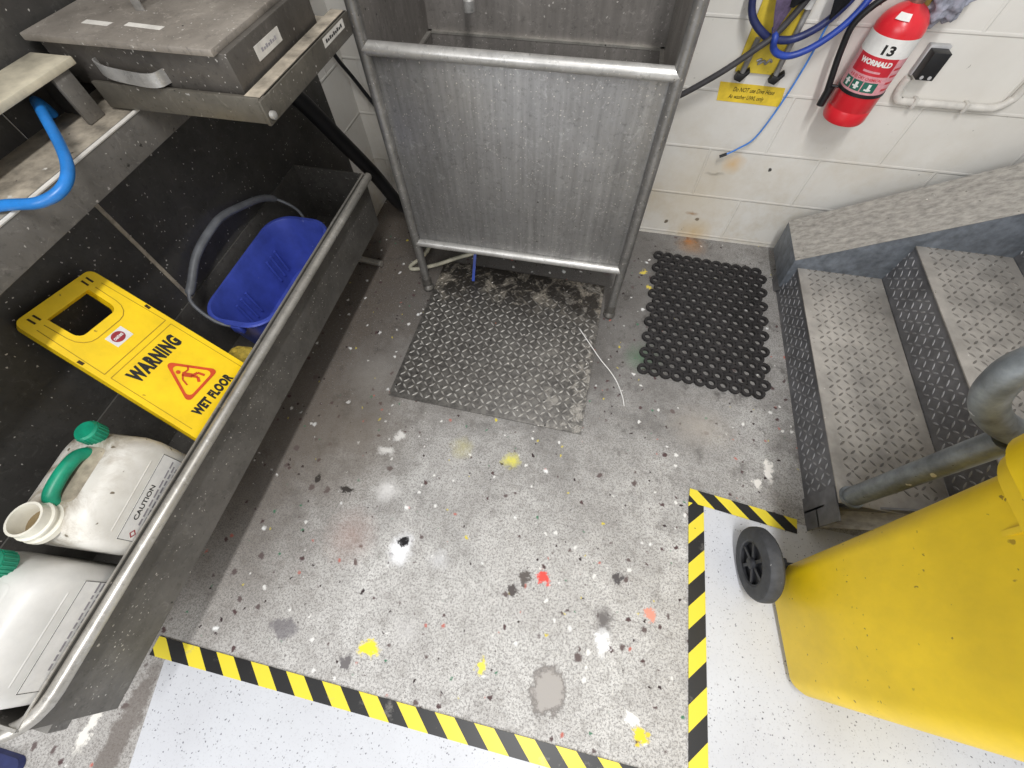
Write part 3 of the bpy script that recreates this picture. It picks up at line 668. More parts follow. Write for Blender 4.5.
# ------------------------------------------------------------------ wet floor sign
A = Vector((-1.012, .444, .756)); B = Vector((-1.012, .276, .774)); D_ = Vector((-.790, .203, .490)); C_ = Vector((-.790, .413, .498))
top = (A+B)/2; bot = (C_+D_)/2
ey = (top-bot); Ls = ey.length; ey.normalize()
ex = (C_-D_+A-B); ex = (ex-ey*ex.dot(ey)).normalized(); ez = ex.cross(ey)
if ez.z < 0: ez = -ez
Wb, Wt = (C_-D_).length, (A-B).length
SM = frame(bot, ex, ey)
if (SM.to_3x3() @ Vector((0, 0, 1))).z < 0: print('sign normal flipped')
sg = thing('wet_floor_sign', bot, 'yellow warning wet floor sign leaning in the trough between the bucket and the jerrycans', 'sign')
def wid(y): return Wb+(Wt-Wb)*y/Ls
def board(name, z0, z1, mats, hole=True):
    mb = MB(); ext = -.012; outer = []; r = .014
    outer = [(-wid(ext)/2, ext), (wid(ext)/2, ext)]
    for cx, a0 in ((wid(Ls)/2-r, 0), (-wid(Ls)/2+r, PI/2)):
        for k in range(5):
            a = a0+PI/2*k/4; outer.append((cx+r*math.cos(a), Ls-r+r*math.sin(a)))
    hx, h0, h1, rr = .046, Ls-.082, Ls-.026, .014
    inner = [(hx, h1), (-hx, h1)]
    for cx, a0 in ((-hx+rr, PI), (hx-rr, 1.5*PI)):
        for k in range(5):
            a = a0+PI/2*k/4; inner.append((cx+rr*math.cos(a), h0+rr+rr*math.sin(a)))
    b = bmesh.new(); es = []
    for loop in (outer, inner):
        vs = [b.verts.new((p[0], p[1], z0)) for p in loop]
        for i in range(len(vs)): es.append(b.edges.new((vs[i], vs[(i+1) % len(vs)])))
    bmesh.ops.triangle_fill(b, use_beauty=True, use_dissolve=False, edges=es)
    g = bmesh.ops.extrude_face_region(b, geom=b.faces[:])
    bmesh.ops.translate(b, verts=[e for e in g['geom'] if isinstance(e, bmesh.types.BMVert)], vec=(0, 0, z1-z0))
    mb.add(b, 0); mb.xf(SM); return mb.build(name, mats, sg, angle=40)
board('front_board', -.012, 0, M['signyellow']); board('rear_board', -.026, -.0135, M['signyellow'])
# raised border, recess line, latch slots
g = MB()
def line2(pts, w_, z=.0006):
    for a, c in zip(pts, pts[1:]):
        a, c = Vector((*a, z)), Vector((*c, z)); n = Vector((-(c-a).y, (c-a).x, 0)).normalized()*w_/2
        g.face([a-n, c-n, c+n, a+n])
yp = Ls*.53
line2([(-wid(yp)/2+.012, yp+.012), (wid(yp)/2-.012, yp+.012)], .0016)
line2([(-wid(yp)/2+.012, yp), (wid(yp)/2-.012, yp)], .0014)
line2([(-wid(0)/2+.013, .012), (-wid(yp)/2+.012, yp)], .0014); line2([(wid(0)/2-.013, .012), (wid(yp)/2-.012, yp)], .0014)
line2([(-wid(yp)/2+.012, yp+.012), (-wid(Ls)/2+.012, Ls-.03)], .0014); line2([(wid(yp)/2-.012, yp+.012), (wid(Ls)/2-.012, Ls-.03)], .0014)
arc = [(-.058, Ls-.03), (-.058, Ls-.07)]+[(-.058+.03*(1-math.cos(a)), Ls-.07-.03*math.sin(a)) for a in (PI/8, PI/4, 3*PI/8, PI/2)]
arc += [(-x, y) for x, y in arc[::-1]]
line2(arc, .0016)
g.xf(SM); g.build('moulded_lines', M['signgroove'], sg, smooth=False)
for sx in (-1, 1):
    for k in range(2):
        x = sx*(wid(Ls)/2-.026)+(k-.5)*.011; MB().box((x-.0018, Ls-.021, .0), (x+.0018, Ls-.008, .0012)).xf(SM).build('latch_slot', M['slot'], sg, smooth=False)
    x = sx*(wid(Ls*.68)/2-.006); MB().box((x-.003, Ls*.68-.005, 0), (x+.003, Ls*.68+.005, .0012)).xf(SM).build('clip_notch', M['slot'], sg, smooth=False)
lettering('warning_lettering', 'WARNING', .037, SM @ Matrix.Translation((0, Ls*.45, 0)), M['ink'], sg, .0023, .126, space=1.14)
lettering('wet_floor_lettering', 'WET FLOOR', .026, SM @ Matrix.Translation((-.002, Ls*.075, 0)), M['ink'], sg, .0017, .119, space=1.12)
g = MB()   # warning triangle with the slipping figure
def ring_tri(c, r1, r2, z):
    def tri(r):
        pts = []
        for k in range(3):
            a = PI/2+k*2*PI/3; ctr = Vector((c[0]+(r-.012)*math.cos(a), c[1]+(r-.012)*math.sin(a)))
            for j in range(5):
                aa = a-PI/3+2*PI/3*j/4; pts.append((ctr.x+.008*math.cos(aa), ctr.y+.008*math.sin(aa), z))
        return pts
    o_, i_ = tri(r1), tri(r2)
    for k in range(len(o_)): g.face([o_[k], o_[(k+1) % len(o_)], i_[(k+1) % len(o_)], i_[k]])
tc = (.003, Ls*.235)
ring_tri(tc, .056, .044, .0010)
def limb(pts, w_):
    for a, c in zip(pts, pts[1:]):
        a, c = Vector((tc[0]+a[0], tc[1]+a[1], .0010)), Vector((tc[0]+c[0], tc[1]+c[1], .0010)); n = Vector((-(c-a).y, (c-a).x, 0)).normalized()*w_/2
        g.face([a-n, c-n, c+n, a+n])
hd = [(tc[0]-.004+.0045*math.cos(2*PI*k/12), tc[1]+.027+.0045*math.sin(2*PI*k/12), .0010) for k in range(12)]; g.face(hd)
limb([(-.003, .019), (.006, .002)], .010); limb([(.004, .004), (.010, -.008), (.002, -.017)], .006); limb([(.006, .002), (.018, -.002), (.022, -.016)], .0055)
limb([(-.002, .018), (-.013, .010), (-.018, -.004)], .0035); limb([(.001, .018), (.012, .016), (.019, .022)], .0035)
g.xf(SM); g.build('slip_symbol', M['redink'], sg, smooth=False)
st = MB(); st.box((-.022, Ls*.62, 0), (.018, Ls*.62+.026, .0007)); st.xf(SM); st = st.build('sticker', M['white'], sg, smooth=False)
ov = MB(); ov.face([(-.0035+.0135*math.cos(2*PI*k/24), Ls*.62+.014+.0105*math.sin(2*PI*k/24), .0011) for k in range(24)]); ov.xf(SM); ov.build('oval_mark', M['darkred'], st, smooth=False)
lettering('mark_lettering', 'oates', .0098, SM @ Matrix.Translation((-.0035, Ls*.62+.0145, 0)), M['white'], st, .0003, .021, .0016)

# ------------------------------------------------------------------ blue bucket
bk = thing('bucket', (-.885, .735, .312), 'blue oblong mop bucket with grey handle standing in the far end of the trough', 'bucket')
x0, x1, y0b, y1b = -.992, -.790, .525, .945
secs = []
zs = [(.313, .030), (.318, .022), (.40, .012), (.488, .002), (.492, -.004), (.498, -.006), (.502, -.004), (.502, .003), (.496, .005), (.40, .016), (.325, .027), (.322, .036)]
for z, ins in zs: secs.append(rrect(x0+ins, x1-ins, y0b+ins*1.5, y1b-ins*1.5, max(.02, .07-ins), z, 7))
MB().loft(secs).build('bucket_body', M['bucket'], bk)
for yy in (.62, .645, .67, .80, .825, .85): MB().tube([(-.966, yy, .36), (-.974, yy, .44)], .004, 8).build('inner_rib', M['bucket'], bk)
hd = [(-.885, .527, .478), (-.93, .515, .505), (-.985, .535, .55), (-1.0, .585, .57), (-1.005, .65, .600), (-1.003, .72, .615), (-1.003, .79, .615), (-1.005, .88, .585), (-1.0, .945, .560), (-.985, .985, .53), (-.93, .985, .50), (-.885, .947, .478)]
hp = spline([Vector(p) for p in hd], 6); n = len(hp)
MB().tube(hp, [(.0045 if (i < n*.22 or i > n*.80) else .0105) for i in range(n)], 12).build('handle', M['handlegrey'], bk)
for yy in (.522, .950): MB().box((-.90, yy-.008, .466), (-.87, yy+.008, .492), .003).build('handle_lug', M['bucket'], bk)

s = MB(); b = bmesh.new(); bmesh.ops.create_icosphere(b, subdivisions=3, radius=1)
for v in b.verts:
    k = 1+.14*math.sin(9*v.co.x+3)*math.sin(8*v.co.y)*math.cos(7*v.co.z)+.05*math.sin(21*v.co.x+17*v.co.y)
    v.co = Vector((-.925+v.co.x*.046*k, .497+v.co.y*.030*k, .357+v.co.z*.042*k))
s.add(b); tag(s.build('cleaning_sponge', M['sponge'], None), 'small yellow sponge squeezed between the bucket and the wet floor sign', 'sponge')
# keep the sponge resting on the trough bottom
# ------------------------------------------------------------------ jerrycans
def jerrycan(loc, rz, label, dirty, opened):
    t = thing('jerrycan', loc, label, 'jerrycan', None); t.rotation_euler = (0, 0, math.radians(rz))
    body = M['candirty'] if dirty else M['can']
    hx, hy, H = .086, .112, .31
    def loc_build(mb, name, mat, parent=t, **k):
        o = mb.build(name, mat, None, **k); o.parent = parent; return o
    b = MB(); secs = []
    for z, ins, r in ((.0, .012, .02), (.006, .004, .026), (.02, 0, .028), (.235, 0, .028), (.262, .003, .03), (.285, .012, .034), (.300, .026, .036), (.306, .040, .036)):
        secs.append(rrect(-hx+ins*1.1, hx-ins*.7, -hy+ins, hy-ins, r, z, 6))
    b.loft(secs)
    bo = loc_build(b, 'can_body', body)
    # hollow under the handle, shoulder ridge and raised frame of the front
    g = MB(); g.loft([rrect(-.014, .036, -.040, .066, .012, .3062, 5), rrect(-.011, .033, -.037, .063, .010, .3072, 5)]); loc_build(g, 'grip_recess', M['dirtgroove'] if dirty else body)
    hnd = MB()
    for k, yy in ((0, 0),):
        hnd.tube([(.0, -.044, .296), (.0, -.043, .308), (.0, -.030, .320), (.0, .004, .324), (.0, .036, .320), (.0, .050, .308), (.0, .052, .296)], .0125, 14, smooth=5)
    loc_build(hnd, 'carry_handle', M['green'])
    cp = MB(); cp.lathe([(.021, .300), (.021, .327), (.018, .331)], (-.006, .090, 0), seg=20); 
    for k in range(20): 
        a = 2*PI*k/20; cp.tube([(-.006+.0212*math.cos(a), .090+.0212*math.sin(a), .302), (-.006+.0212*math.cos(a), .090+.0212*math.sin(a), .325)], .0016, 5)
    loc_build(cp, 'vent_cap', M['green'])
    nk = MB()
    nk.lathe([(.036, .296), (.036, .306), (.031, .308), (.031, .314), (.034, .316), (.034, .320), (.030, .322), (.030, .338), (.026, .338), (.024, .300)], (.002, -.080, 0), seg=28, close=False)
    if opened:
        loc_build(nk, 'neck', M['neck'])
        dk = MB(); dk.lathe([(.0255, .3072), (.0255, .3076)], (.002, -.080, 0), seg=24); loc_build(dk, 'mouth_opening', M['canin'])
    else:
        loc_build(nk, 'neck', M['neck'])
        cc = MB(); cc.lathe([(.037, .312), (.037, .346), (.032, .350)], (.002, -.080, 0), seg=28); loc_build(cc, 'screw_cap', M['green'])
    # label on the front face
    FM = Matrix.Translation((hx+.0005, 0, .0)) @ frame((0, 0, 0), (0, 1, 0), (0, 0, 1)).to_4x4()
    lab = MB(); lab.box((-.086, .118, 0), (.086, .236, .0008)); lab.xf(FM); lab = loc_build(lab, 'label', M['white'], smooth=False)
    g = MB()
    for (a0, b0, a1, b1) in ((-.086, .235, .086, .236), (-.086, .118, .086, .119), (-.086, .118, -.085, .236), (.085, .118, .086, .236)): g.box((a0, b0, .0008), (a1, b1, .0011))
    g.xf(FM); loc_build(g, 'label_border', M['ink'], lab, smooth=False)
    g = MB(); rnd = random.Random(3 if dirty else 5)
    for k in range(7):
        yy = -.055
        while yy < .07:
            wl = rnd.uniform(.006, .018); g.box((yy, .150+k*.009-.002, .0008), (yy+wl, .150+k*.009+.002, .0010)); yy += wl+.004
    g.xf(FM); loc_build(g, 'fine_print', M['greyink'], lab, smooth=False)
    if dirty:
        for s_, z_, y_, w_, sz in (('CAUTION', .219, -.012, .070, .015), ('KEEP AWAY', .128, .010, .075, .013)):
            bb = text_bm(s_, sz, .0003, w_); mm = MB(); mm.add(bb); mm.xf(FM @ Matrix.Translation((y_, z_, .0012))); loc_build(mm, 'caution_lettering', M['ink'], lab, smooth=False)
        g = MB(); a = [(-.072, .200), (-.064, .208), (-.072, .216), (-.080, .208)]; i_ = [(-.072, .203), (-.067, .208), (-.072, .213), (-.077, .208)]
        for k in range(4): g.face([(*a[k], .0012), (*a[(k+1) % 4], .0012), (*i_[(k+1) % 4], .0012), (*i_[k], .0012)])
        g.xf(FM); loc_build(g, 'hazard_diamond', M['darkred'], lab, smooth=False)
    # moulded line below the shoulder
    g = MB(); g.tube([(hx-.0028, -.075, .252), (hx-.0028, .065, .252)], .0024, 8); loc_build(g, 'moulded_rib', body)
    return t
jerrycan((-.878, .053, .313), 5, 'grubby white jerrycan with green handle and open uncapped neck beside the wet floor sign', True, True)
jerrycan((-.874, -.190, .313), 2, 'cleaner white jerrycan standing nearest the curved end of the trough pipe', False, False)

# ------------------------------------------------------------------ stairs
sr = thing('metal_stairs', (.845, .97, 0), 'galvanised metal stairs with checker plate treads beside the white wall', 'stairs')
X1, RUN, HT = .845, .305, .163
yn, yfr = .52, 1.44
for k in range(4):
    xs = X1+k*RUN; z = HT*(k+1)
    b = MB(); b.box((xs-.004, yn-.045, z-.005), (xs+RUN-.002, yfr, z), .001); lozenges(b, (xs+.004, yn, z), (1, 0, 0), (0, 1, 0), RUN-.010, yfr-yn-.01, mi=1)
    b.build('tread', [M['tread'], M['treadraised']], sr)
    b = MB(); b.box((xs, yn, z-HT+(.001 if k == 0 else 0)), (xs+.005, yfr, z-.005)); lozenges(b, (xs, yn, z-HT+.004), (0, -1, 0), (0, 0, 1), -0, 0)
    lozenges(b, (xs, yfr, z-HT), (0, -1, 0), (0, 0, 1), yfr-yn, HT-.006, mi=1)
    b.build('riser', [M['riser'], M['riserraised']], sr)
SL = .56
def sloped(xa, xb, za, yA, yB, th):
    zb = za+SL*(xb-xa)
    return [(xa, yA, za), (xb, yA, zb)], [(xa, yB, za), (xb, yB, zb)]
# wide far stringer: closed box, level end face
xs, xe, zt = .812, 2.1, .198
b = MB(); b.prism([(xs+.012, 1.412, .055), (xs, 1.412, zt), (xe, 1.412, zt+SL*(xe-xs)), (xe, 1.412, zt+SL*(xe-xs)-.36), (xs+.25, 1.412, 0.0)], (0, .225, 0), bev=.002)
fs = b.build('stringer', [M['galvblue']], sr)
b = MB(); n = Vector((-SL, 0, 1)).normalized()*.0015
b.prism([(xs, 1.409, zt+.001), (xe, 1.409, zt+.001+SL*(xe-xs)), (xe, 1.639, zt+.001+SL*(xe-xs)), (xs, 1.639, zt+.001)], n); b.build('stringer_top', M['galv'], sr, smooth=False)
# near stringer: channel below the tread ends
b = MB(); z0 = .10
b.prism([(.838, .478, 0), (.838, .478, z0), (2.1, .478, z0+SL*1.262), (2.1, .478, z0+SL*1.262-.2), (1.02, .478, 0)], (0, .006, 0)); b.build('stringer', M['riser'], sr, smooth=False)
b = MB(); b.prism([(.838, .425, z0-.035), (2.1, .425, z0-.035+SL*1.262), (2.1, .478, z0-.035+SL*1.262), (.838, .478, z0-.035)], (0, 0, -.005)); b.build('stringer_flange', M['galv'], sr, smooth=False)
MB().box((.838, .425, .0), (.843, .525, .155)).build('end_plate', M['riser'], sr, smooth=False)
MB().prism([(.834, 1.505, .001), (.834, 1.527, .066), (.834, 1.511, .153), (.834, 1.394, .060), (.834, 1.438, .001)], (.004, 0, 0)).build('foot_tab', M['riser'], sr, smooth=False)
# handrail: post and looped end
hr = MB().tube([(.876, .497, HT), (.876, .497, .60)], .0265, 18)
hr.lathe([(.033, HT), (.031, HT+.006)], (.876, .497, 0), seg=20); hr.build('handrail_post', M['rail'], sr)
loop = [(1.45, .5, .86), (1.10, .5, .665), (.98, .5, .62), (.885, .5, .625), (.835, .5, .643), (.785, .5, .675), (.74, .5, .722), (.712, .5, .775), (.705, .5, .825), (.735, .5, .88), (.80, .5, .93), (1.0, .5, 1.045), (1.45, .5, 1.30)]
MB().tube(loop, .0265, 18, smooth=8).build('handrail_loop', M['rail'], sr)

# ------------------------------------------------------------------ wheelie bin
wb = thing('wheelie_bin', (.92, .15, 0), 'bright yellow plastic wheelie bin standing on the white floor inside the striped tape', 'wheelie bin')
def sec(z, xa, xb, ya, yb_, r): return rrect(xa, xb, ya, yb_, r, z, 8)
b = MB()
b.loft([sec(.022, .752, 1.105, .0, .270, .03), sec(.027, .742, 1.113, -.012, .280, .035), sec(.05, .738, 1.116, -.018, .286, .038), sec(.30, .724, 1.13, -.022, .308, .045), sec(.60, .707, 1.147, -.026, .334, .05), sec(.785, .694, 1.16, -.032, .350, .052),
        sec(.79, .676, 1.178, -.045, .366, .06), sec(.815, .672, 1.182, -.048, .370, .06), sec(.82, .664, 1.19, -.055, .380, .062), sec(.89, .660, 1.194, -.058, .386, .062)])
b.build('bin_body', M['yellowbin'], wb); YA = .284
b = MB(); b.loft([sec(.891, .652, 1.202, -.068, .400, .062), sec(.912, .656, 1.198, -.064, .396, .06), sec(.935, .70, 1.15, -.02, .36, .06)]); b.build('lid', M['yellowbin'], wb)
for yy in (.255, .06): MB().prism([(.702, yy-.004, .72), (.694, yy-.004, .84), (.676, yy-.004, .84)], (0, .008, 0)).build('stiffening_rib', M['yellowbin'], wb)
MB().tube([(.78, .375, .87), (.785, .415, .88), (.81, .43, .88), (1.05, .43, .88), (1.08, .415, .88), (1.085, .375, .87)], .016, 12, smooth=4).build('handle', M['yellowbin'], wb)
for xa, sg_ in ((.655, 1), (1.205, -1)):
    wh = MB(); s1 = sg_
    wh.lathe([(.058, .004), (.062, .0), (.080, -.001), (.094, .004), (.099, .012), (.100, .022), (.099, .034), (.092, .042), (.060, .043)], (0, 0, 0), axis='x', seg=48, close=False)
    o = wh
    for v in o.bm.verts: v.co = Vector((xa+v.co.x*s1, YA+v.co.y, .1012+v.co.z))
    wo = o.build('wheel', M['tyre'], wb)
    hbm = MB()
    hbm.lathe([(.0, .014), (.059, .014), (.0595, .003), (.056, .002), (.055, .010)], (0, 0, 0), axis='x', seg=36, close=False)
    hbm.lathe([(.016, .012), (.016, -.002), (.011, -.006), (.0, -.006)], (0, 0, 0), axis='x', seg=20, close=False)
    for k in range(6):
        a = 2*PI*k/6; hbm.box((.004, -.0045, .012), (.014, .0045, .057), 0, 0, Matrix.Rotation(a, 3, 'X'), pivot=(0, 0, 0))
    hbm.lathe([(.060, .02), (.0, .04)], (0, 0, 0), axis='x', seg=36, close=False)
    for v in hbm.bm.verts: v.co = Vector((xa+v.co.x*s1, YA+v.co.y, .1012+v.co.z))
    hbm.build('hub', M['hubm'], wo)
MB().tube([(.688, YA, .1012), (1.172, YA, .1012)], .011, 14).build('axle', M['black'], wb)
for xa in (.708, 1.112): MB().box((xa, YA-.02, .086), (xa+.042, YA+.02, .118), .004).build('axle_bracket', M['black'], wb)
wb.location = (.890, .168, 0); wb.rotation_euler = (0, 0, math.radians(6.5))

# ------------------------------------------------------------------ fire extinguisher
ax, ay, z0e, re_ = .762, 1.636, .603, .0635
fe = thing('fire_extinguisher', (ax, ay, z0e), 'red fire extinguisher numbered 13 hanging on the white block wall', 'fire extinguisher')
b = MB(); b.lathe([(.050, .0), (re_-.004, .003), (re_, .012), (re_, .040), (re_-.0012, .042), (re_-.0012, .044), (re_, .046), (re_, .246), (re_-.004, .261), (re_-.014, .276), (.036, .288), (.022, .295), (.016, .300)], (ax, ay, z0e), seg=48)
b.build('cylinder', M['red'], fe)
th0 = math.atan2(-.91, -.40)
def cyl(mb_or_b, r, zc):
    for v in mb_or_b.verts:
        a = th0+v.co.x/re_; z = zc+v.co.y
        v.co = Vector((ax+(r+v.co.z)*math.cos(a), ay+(r+v.co.z)*math.sin(a), z))
def patch(name, u0, u1, v0, v1, mat, lift, parent, n=20):
    b = bmesh.new()
    g = [[b.verts.new((u0+(u1-u0)*i/n, v, 0)) for i in range(n+1)] for v in (v0, v1)]
    for i in range(n): b.faces.new([g[0][i], g[0][i+1], g[1][i+1], g[1][i]])
    cyl(b, re_+lift, z0e); mb = MB(); mb.add(b); return mb.build(name, mat, parent)
def ctext(name, s_, size, u, v, mat, lift, parent, width=None, bold=.0003):
    b = text_bm(s_, size, bold, width)
    for q in b.verts: q.co.x += u; q.co.z = 0
    bmesh.ops.subdivide_edges(b, edges=[e for e in b.edges if e.calc_length() > .006], cuts=1)
    cyl_off = v
    for q in b.verts: q.co.y += v
    cyl(b, re_+lift, z0e); mb = MB(); mb.add(b); return mb.build(name, mat, parent, smooth=False)
lab = patch('label', -.092, .092, .098, .232, M['labelpink'], .0004, fe, 40)
patch('white_band', -.092, .092, .190, .236, M['white'], .0007, lab, 40)
ctext('number_lettering', '13', .030, .006, .208, M['ink'], .0012, lab, .030, .0012)
patch('red_panel', -.062, .050, .146, .191, M['labelred'], .0008, lab)
ctext('maker_lettering', 'WORMALD', .0165, -.004, .176, M['white'], .0012, lab, .088, .0009)
patch('small_caption', -.024, .022, .153, .158, M['labelpink'], .0011, lab)
ctext('agent_lettering', 'A B (E) DRY CHEMICAL', .010, -.008, .137, M['labelred'], .0009, lab, .095, .0002)
for k, (ua, ub) in enumerate(((-.064, -.036), (-.033, -.004), (-.001, .036))):
    patch('green_panel', ua, ub, .104, .130, M['labelgreen'], .0008, lab, 6)
    um = (ua+ub)/2; patch('pictogram', um-.004, um+.004, .108, .126, M['white'], .0011, lab, 4); patch('pictogram', um-.010, um+.008, .117-.004*k, .121-.004*k, M['white'], .0012, lab, 4)
for k in range(4): patch('fine_print_line', .056, .088, .108+k*.018, .114+k*.018, M['labelred'], .0008, lab, 6)
b = MB(); b.lathe([(re_+.0006, .088), (re_+.0022, .089), (re_+.0022, .097), (re_+.0006, .098)], (ax, ay, z0e), seg=48, close=False); b.build('retaining_strap', M['black'], fe)
# shoulder sticker
b = bmesh.new(); n = 8
def shp(u, v):   # on the shoulder between two profile points
    a = th0-.12+u/.05; p = ((re_-.003, .262), (.036, .288)); r = p[0][0]+(p[1][0]-p[0][0])*v+.0035; z = p[0][1]+(p[1][1]-p[0][1])*v+.0025
    return (ax+r*math.cos(a), ay+r*math.sin(a), z0e+z)
g = [[b.verts.new(shp(-.016+.032*i/n, v)) for i in range(n+1)] for v in (.3, .8)]
for i in range(n): b.faces.new([g[0][i], g[0][i+1], g[1][i+1], g[1][i]])
mb = MB(); mb.add(b); mb.build('inspection_sticker', M['white'], fe)
b = MB(); b.lathe([(.017, .296), (.019, .302), (.019, .322), (.013, .328), (.013, .362)], (ax, ay, z0e), seg=20); b.build('valve', M['brass'], fe)
b = MB(); b.box((ax-.010, ay-.10, z0e+.362), (ax+.010, ay+.018, z0e+.368), .002); b.box((ax-.010, ay-.105, z0e+.385), (ax+.010, ay+.018, z0e+.391), .002, 0, Matrix.Rotation(math.radians(-8), 3, 'X')); b.build('lever', M['red'], fe)
MB().tube([(ax-.012, ay-.01, z0e+.328), (.715, 1.628, .930), (.672, 1.632, .900), (.642, 1.640, .845), (.650, 1.645, .78), (.664, 1.645, .72), (.678, 1.645, .665), (.681, 1.645, .640)], .0092, 12, smooth=7).build('discharge_hose', M['black'], fe)
b = MB(); b.lathe([(.0115, .0), (.0125, .05), (.0125, .055)], (.679, 1.645, .632), seg=16); b.tube([(.668, 1.645, .69), (.70, 1.640, .69)], .004, 8); b.build('nozzle_clip', M['black'], fe)
b = MB(); b.box((.775, YW-.006, .80), (.815, YW, .98), .001); b.box((.772, YW-.05, .858), (.812, YW, .925), .002); b.build('wall_bracket', M['olive'], fe)

# ------------------------------------------------------------------ wall gear
yb_ = thing('tester_board', (.467, YW-.01, .68), 'yellow board with two grey rods and black hooked tips hanging on the wall', 'board')
b = MB(); b.prism([(.392, YW-.004, .682), (.527, YW-.004, .680), (.535, YW-.004, .97), (.392, YW-.004, .97)], (0, -.006, 0)); b.build('back_board', M['yellowboard'], yb_, smooth=False)
for x, zt_ in ((.418, .78), (.522, .88)):
    MB().tube([(x-.006, YW-.022, .675), (x, YW-.024, zt_)], .0085, 10).build('rod', M['greyrod'], yb_)
for x in (.412, .520):
    b = MB(); b.prism([(x-.020, YW-.012, .668), (x+.002, YW-.012, .662), (x+.022, YW-.012, .690), (x+.018, YW-.012, .700), (x+.004, YW-.012, .684), (x-.014, YW-.012, .688)], (0, -.024, 0), bev=.002); b.build('hook_tip', M['black'], yb_)
b = MB(); b.tube([(.444, YW-.012, .716), (.456, YW-.013, .722), (.452, YW-.012, .708), (.466, YW-.013, .718), (.474, YW-.013, .710), (.482, YW-.013, .722), (.490, YW-.012, .716)], .0035, 8, smooth=4); b.build('scribble', M['greyrod'], yb_)
b = MB(); b.lathe([(.013, .0), (.013, .03), (.017, .032), (.017, .07), (.013, .075)], (.516, YW-.026, .858), seg=14); b.build('white_fitting', M['white'], yb_)

tg = thing('instruction_tag', (.47, YW, .615), 'small yellow card with two handwritten lines stuck on the wall below the board', 'sign')
b = MB(); b.prism([(.370, YW-.0005, .588), (.583, YW-.0005, .584), (.573, YW-.0005, .642), (.360, YW-.0005, .646)], (0, -.0012, 0)); b.build('card', M['tagyellow'], tg, smooth=False)
TM = frame((.478, YW-.0018, .626), (1, 0, -.01), (0, 0, 1))
lettering('handwriting', 'Do NOT use Dive Hose', .019, TM, M['ink'], tg, .0001, .135, shear=.2)
TM = frame((.462, YW-.0018, .604), (1, 0, -.01), (0, 0, 1))
lettering('handwriting', 'As washer UWL only', .018, TM, M['ink'], tg, .0001, .118, shear=.2)

tag(MB().tube([(.15, 1.66, .575), (.20, 1.655, .60), (.25, 1.65, .632), (.338, 1.645, .70), (.41, 1.645, .765), (.455, 1.65, .81), (.50, 1.655, .90), (.52, 1.67, .98)], .0095, 12, smooth=6).build('supply_hose', M['greyhose'], None),
    'dark grey hose running diagonally from behind the wash tub up across the yellow board', 'hose')
tag(MB().tube([(.352, 1.665, .96), (.352, 1.663, .885), (.372, 1.66, .838), (.415, 1.655, .805), (.455, 1.66, .79), (.515, 1.665, .793), (.575, 1.665, .835), (.615, 1.665, .90), (.63, 1.67, .97)], .0105, 12, smooth=7).build('coiled_hose', M['navyhose'], None),
    'dark navy hose hanging in a deep loop in front of the yellow board', 'hose')
tag(MB().tube([(.448, 1.668, .815), (.452, 1.64, .80), (.460, 1.645, .775), (.485, 1.648, .758), (.525, 1.65, .757), (.575, 1.65, .785), (.625, 1.652, .838), (.655, 1.66, .90), (.66, 1.67, .97)], .0095, 12, smooth=7).build('coiled_hose', M['cobalthose'], None),
    'cobalt blue hose curving from the yellow board up beside the fire extinguisher hose', 'hose')
ln = MB().tube([(.600, 1.672, .97), (.590, 1.676, .88), (.586, 1.678, .73), (.572, 1.68, .607), (.545, 1.682, .492), (.505, 1.684, .445), (.470, 1.684, .418)], .0032, 8, smooth=7).build('airline', M['thinblue'], None)
tag(ln, 'thin bright blue line with black tip dangling down the white wall', 'cable')
MB().tube([(.474, 1.684, .421), (.452, 1.684, .408)], .0055, 8).build('end_plug', M['black'], ln)
def cloth(pts_l, pts_r, y, name, mat, label, wav=.006, cat='strap'):
    mb = MB(); n = len(pts_l); K = 6; g = []
    for i in range(n):
        row = []
        for k in range(K+1):
            t_ = k/K; x = pts_l[i][0]*(1-t_)+pts_r[i][0]*t_; z = pts_l[i][1]*(1-t_)+pts_r[i][1]*t_
            row.append(mb.bm.verts.new((x, y+wav*math.sin(5*t_+i*1.3), z)))
        g.append(row)
    for i in range(n-1):
        for k in range(K): mb.bm.faces.new([g[i][k], g[i][k+1], g[i+1][k+1], g[i+1][k]])
    bmesh.ops.solidify(mb.bm, geom=mb.bm.faces[:], thickness=.004)
    return tag(mb.build(name, mat, None, angle=60), label, cat)
cloth([(.400, .97), (.408, .90), (.420, .86), (.438, .812)], [(.452, .97), (.456, .90), (.462, .865), (.444, .808)], 1.638, 'fabric_strap', M['purple'], 'lilac fabric strap hanging crumpled over the yellow board')
cloth([(.445, .97), (.446, .91), (.452, .875)], [(.535, .97), (.520, .915), (.470, .878)], 1.628, 'cloth_pouch', M['blackcloth'], 'black cloth pouch hanging above the white fitting on the yellow board', cat='pouch')
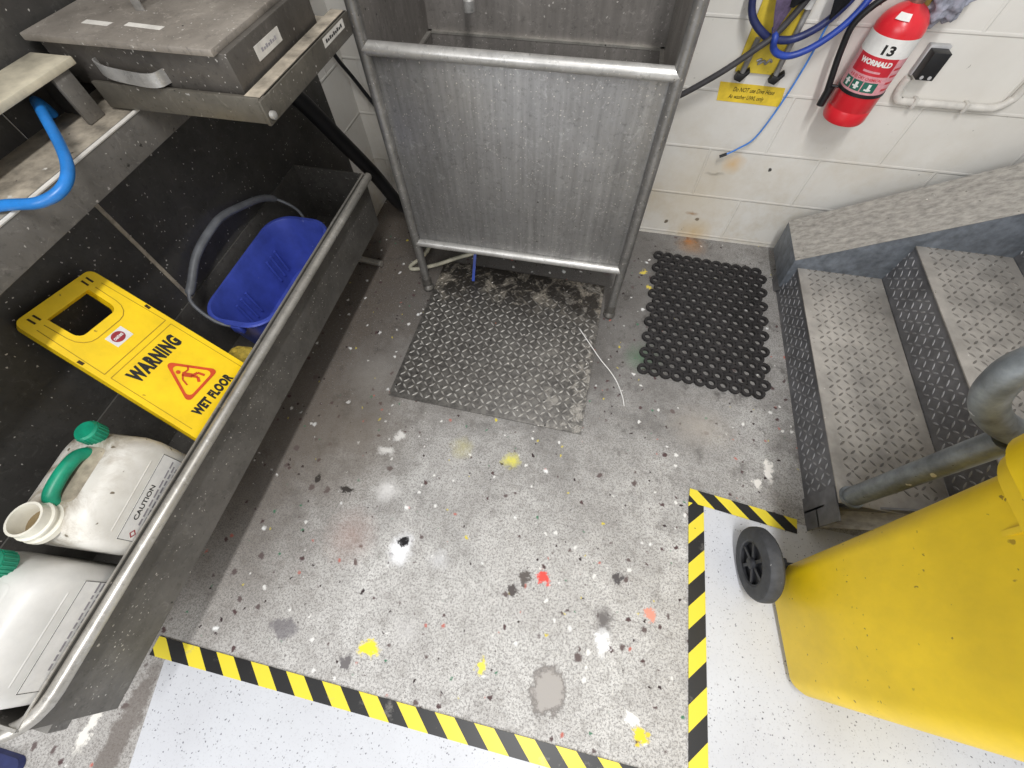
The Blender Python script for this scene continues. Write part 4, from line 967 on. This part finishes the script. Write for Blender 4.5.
cloth([(.555, .97), (.560, .90), (.572, .852)], [(.615, .97), (.602, .89), (.578, .848)], 1.640, 'cloth_flap', M['blackcloth'], 'pointed black cloth flap hanging on the wall left of the extinguisher', cat='cloth')

b = MB(); bb = bmesh.new(); bmesh.ops.create_icosphere(bb, subdivisions=4, radius=1)
for v in bb.verts:
    p = v.co.copy(); k = 1+.16*math.sin(7*p.x+4*p.z)+.10*math.sin(13*p.z-5*p.y)+.06*math.sin(19*p.x)
    v.co = Vector((.858+p.x*.050*k+.012*p.z, 1.668+p.y*.034*k, .905+p.z*.058*k))
b.add(bb); tag(b.build('cleaning_rag', M['rag'], None, angle=80), 'crumpled grey rag hanging on the wall right of the extinguisher top', 'rag')

sw = thing('switch_box', (.935, YW, .745), 'small black faced switch box on the wall beside the fire extinguisher', 'switch box')
MB().box((.900, YW-.020, .712), (.958, YW, .792), .003).build('back_box', M['switchgrey'], sw)
b = MB(); b.box((.904, YW-.056, .716), (.952, YW-.020, .786), .002); b.build('black_cover', M['black'], sw)
for x in (.916, .938): MB().lathe([(.005, 0), (.005, .003)], (x, YW-.058, .724), axis='y', seg=10).build('screw', M['switchgrey'], sw)
cd = MB().tube([(.905, YW-.015, .706), (.903, YW-.013, .69), (.905, YW-.012, .665), (.915, YW-.012, .646), (.94, YW-.012, .638), (1.05, YW-.012, .638), (1.17, YW-.012, .638), (1.21, YW-.012, .645), (1.228, YW-.012, .665), (1.234, YW-.012, .70), (1.234, YW-.012, .95)], .0115, 14, smooth=5).build('conduit', M['conduit'], None)
tag(cd, 'white painted conduit with rounded bends running along the wall below the switch box', 'conduit')
for x in (.97, 1.12):
    MB().box((x-.006, YW-.026, .624), (x+.006, YW, .652), .002).build('saddle_clip', M['conduit'], cd)

# white wire scrap on the plate
wsc = MB().tube([(.04, 1.066, .0095), (.10, .985, .0092), (.141, .931, .0092), (.18, .89, .006), (.21, .848, .004), (.235, .79, .004), (.244, .752, .004)], .0022, 6, smooth=5).build('wire_scrap', M['white'], None)
tag(wsc, 'thin curved white wire lying across the edge of the checker plate', 'wire')
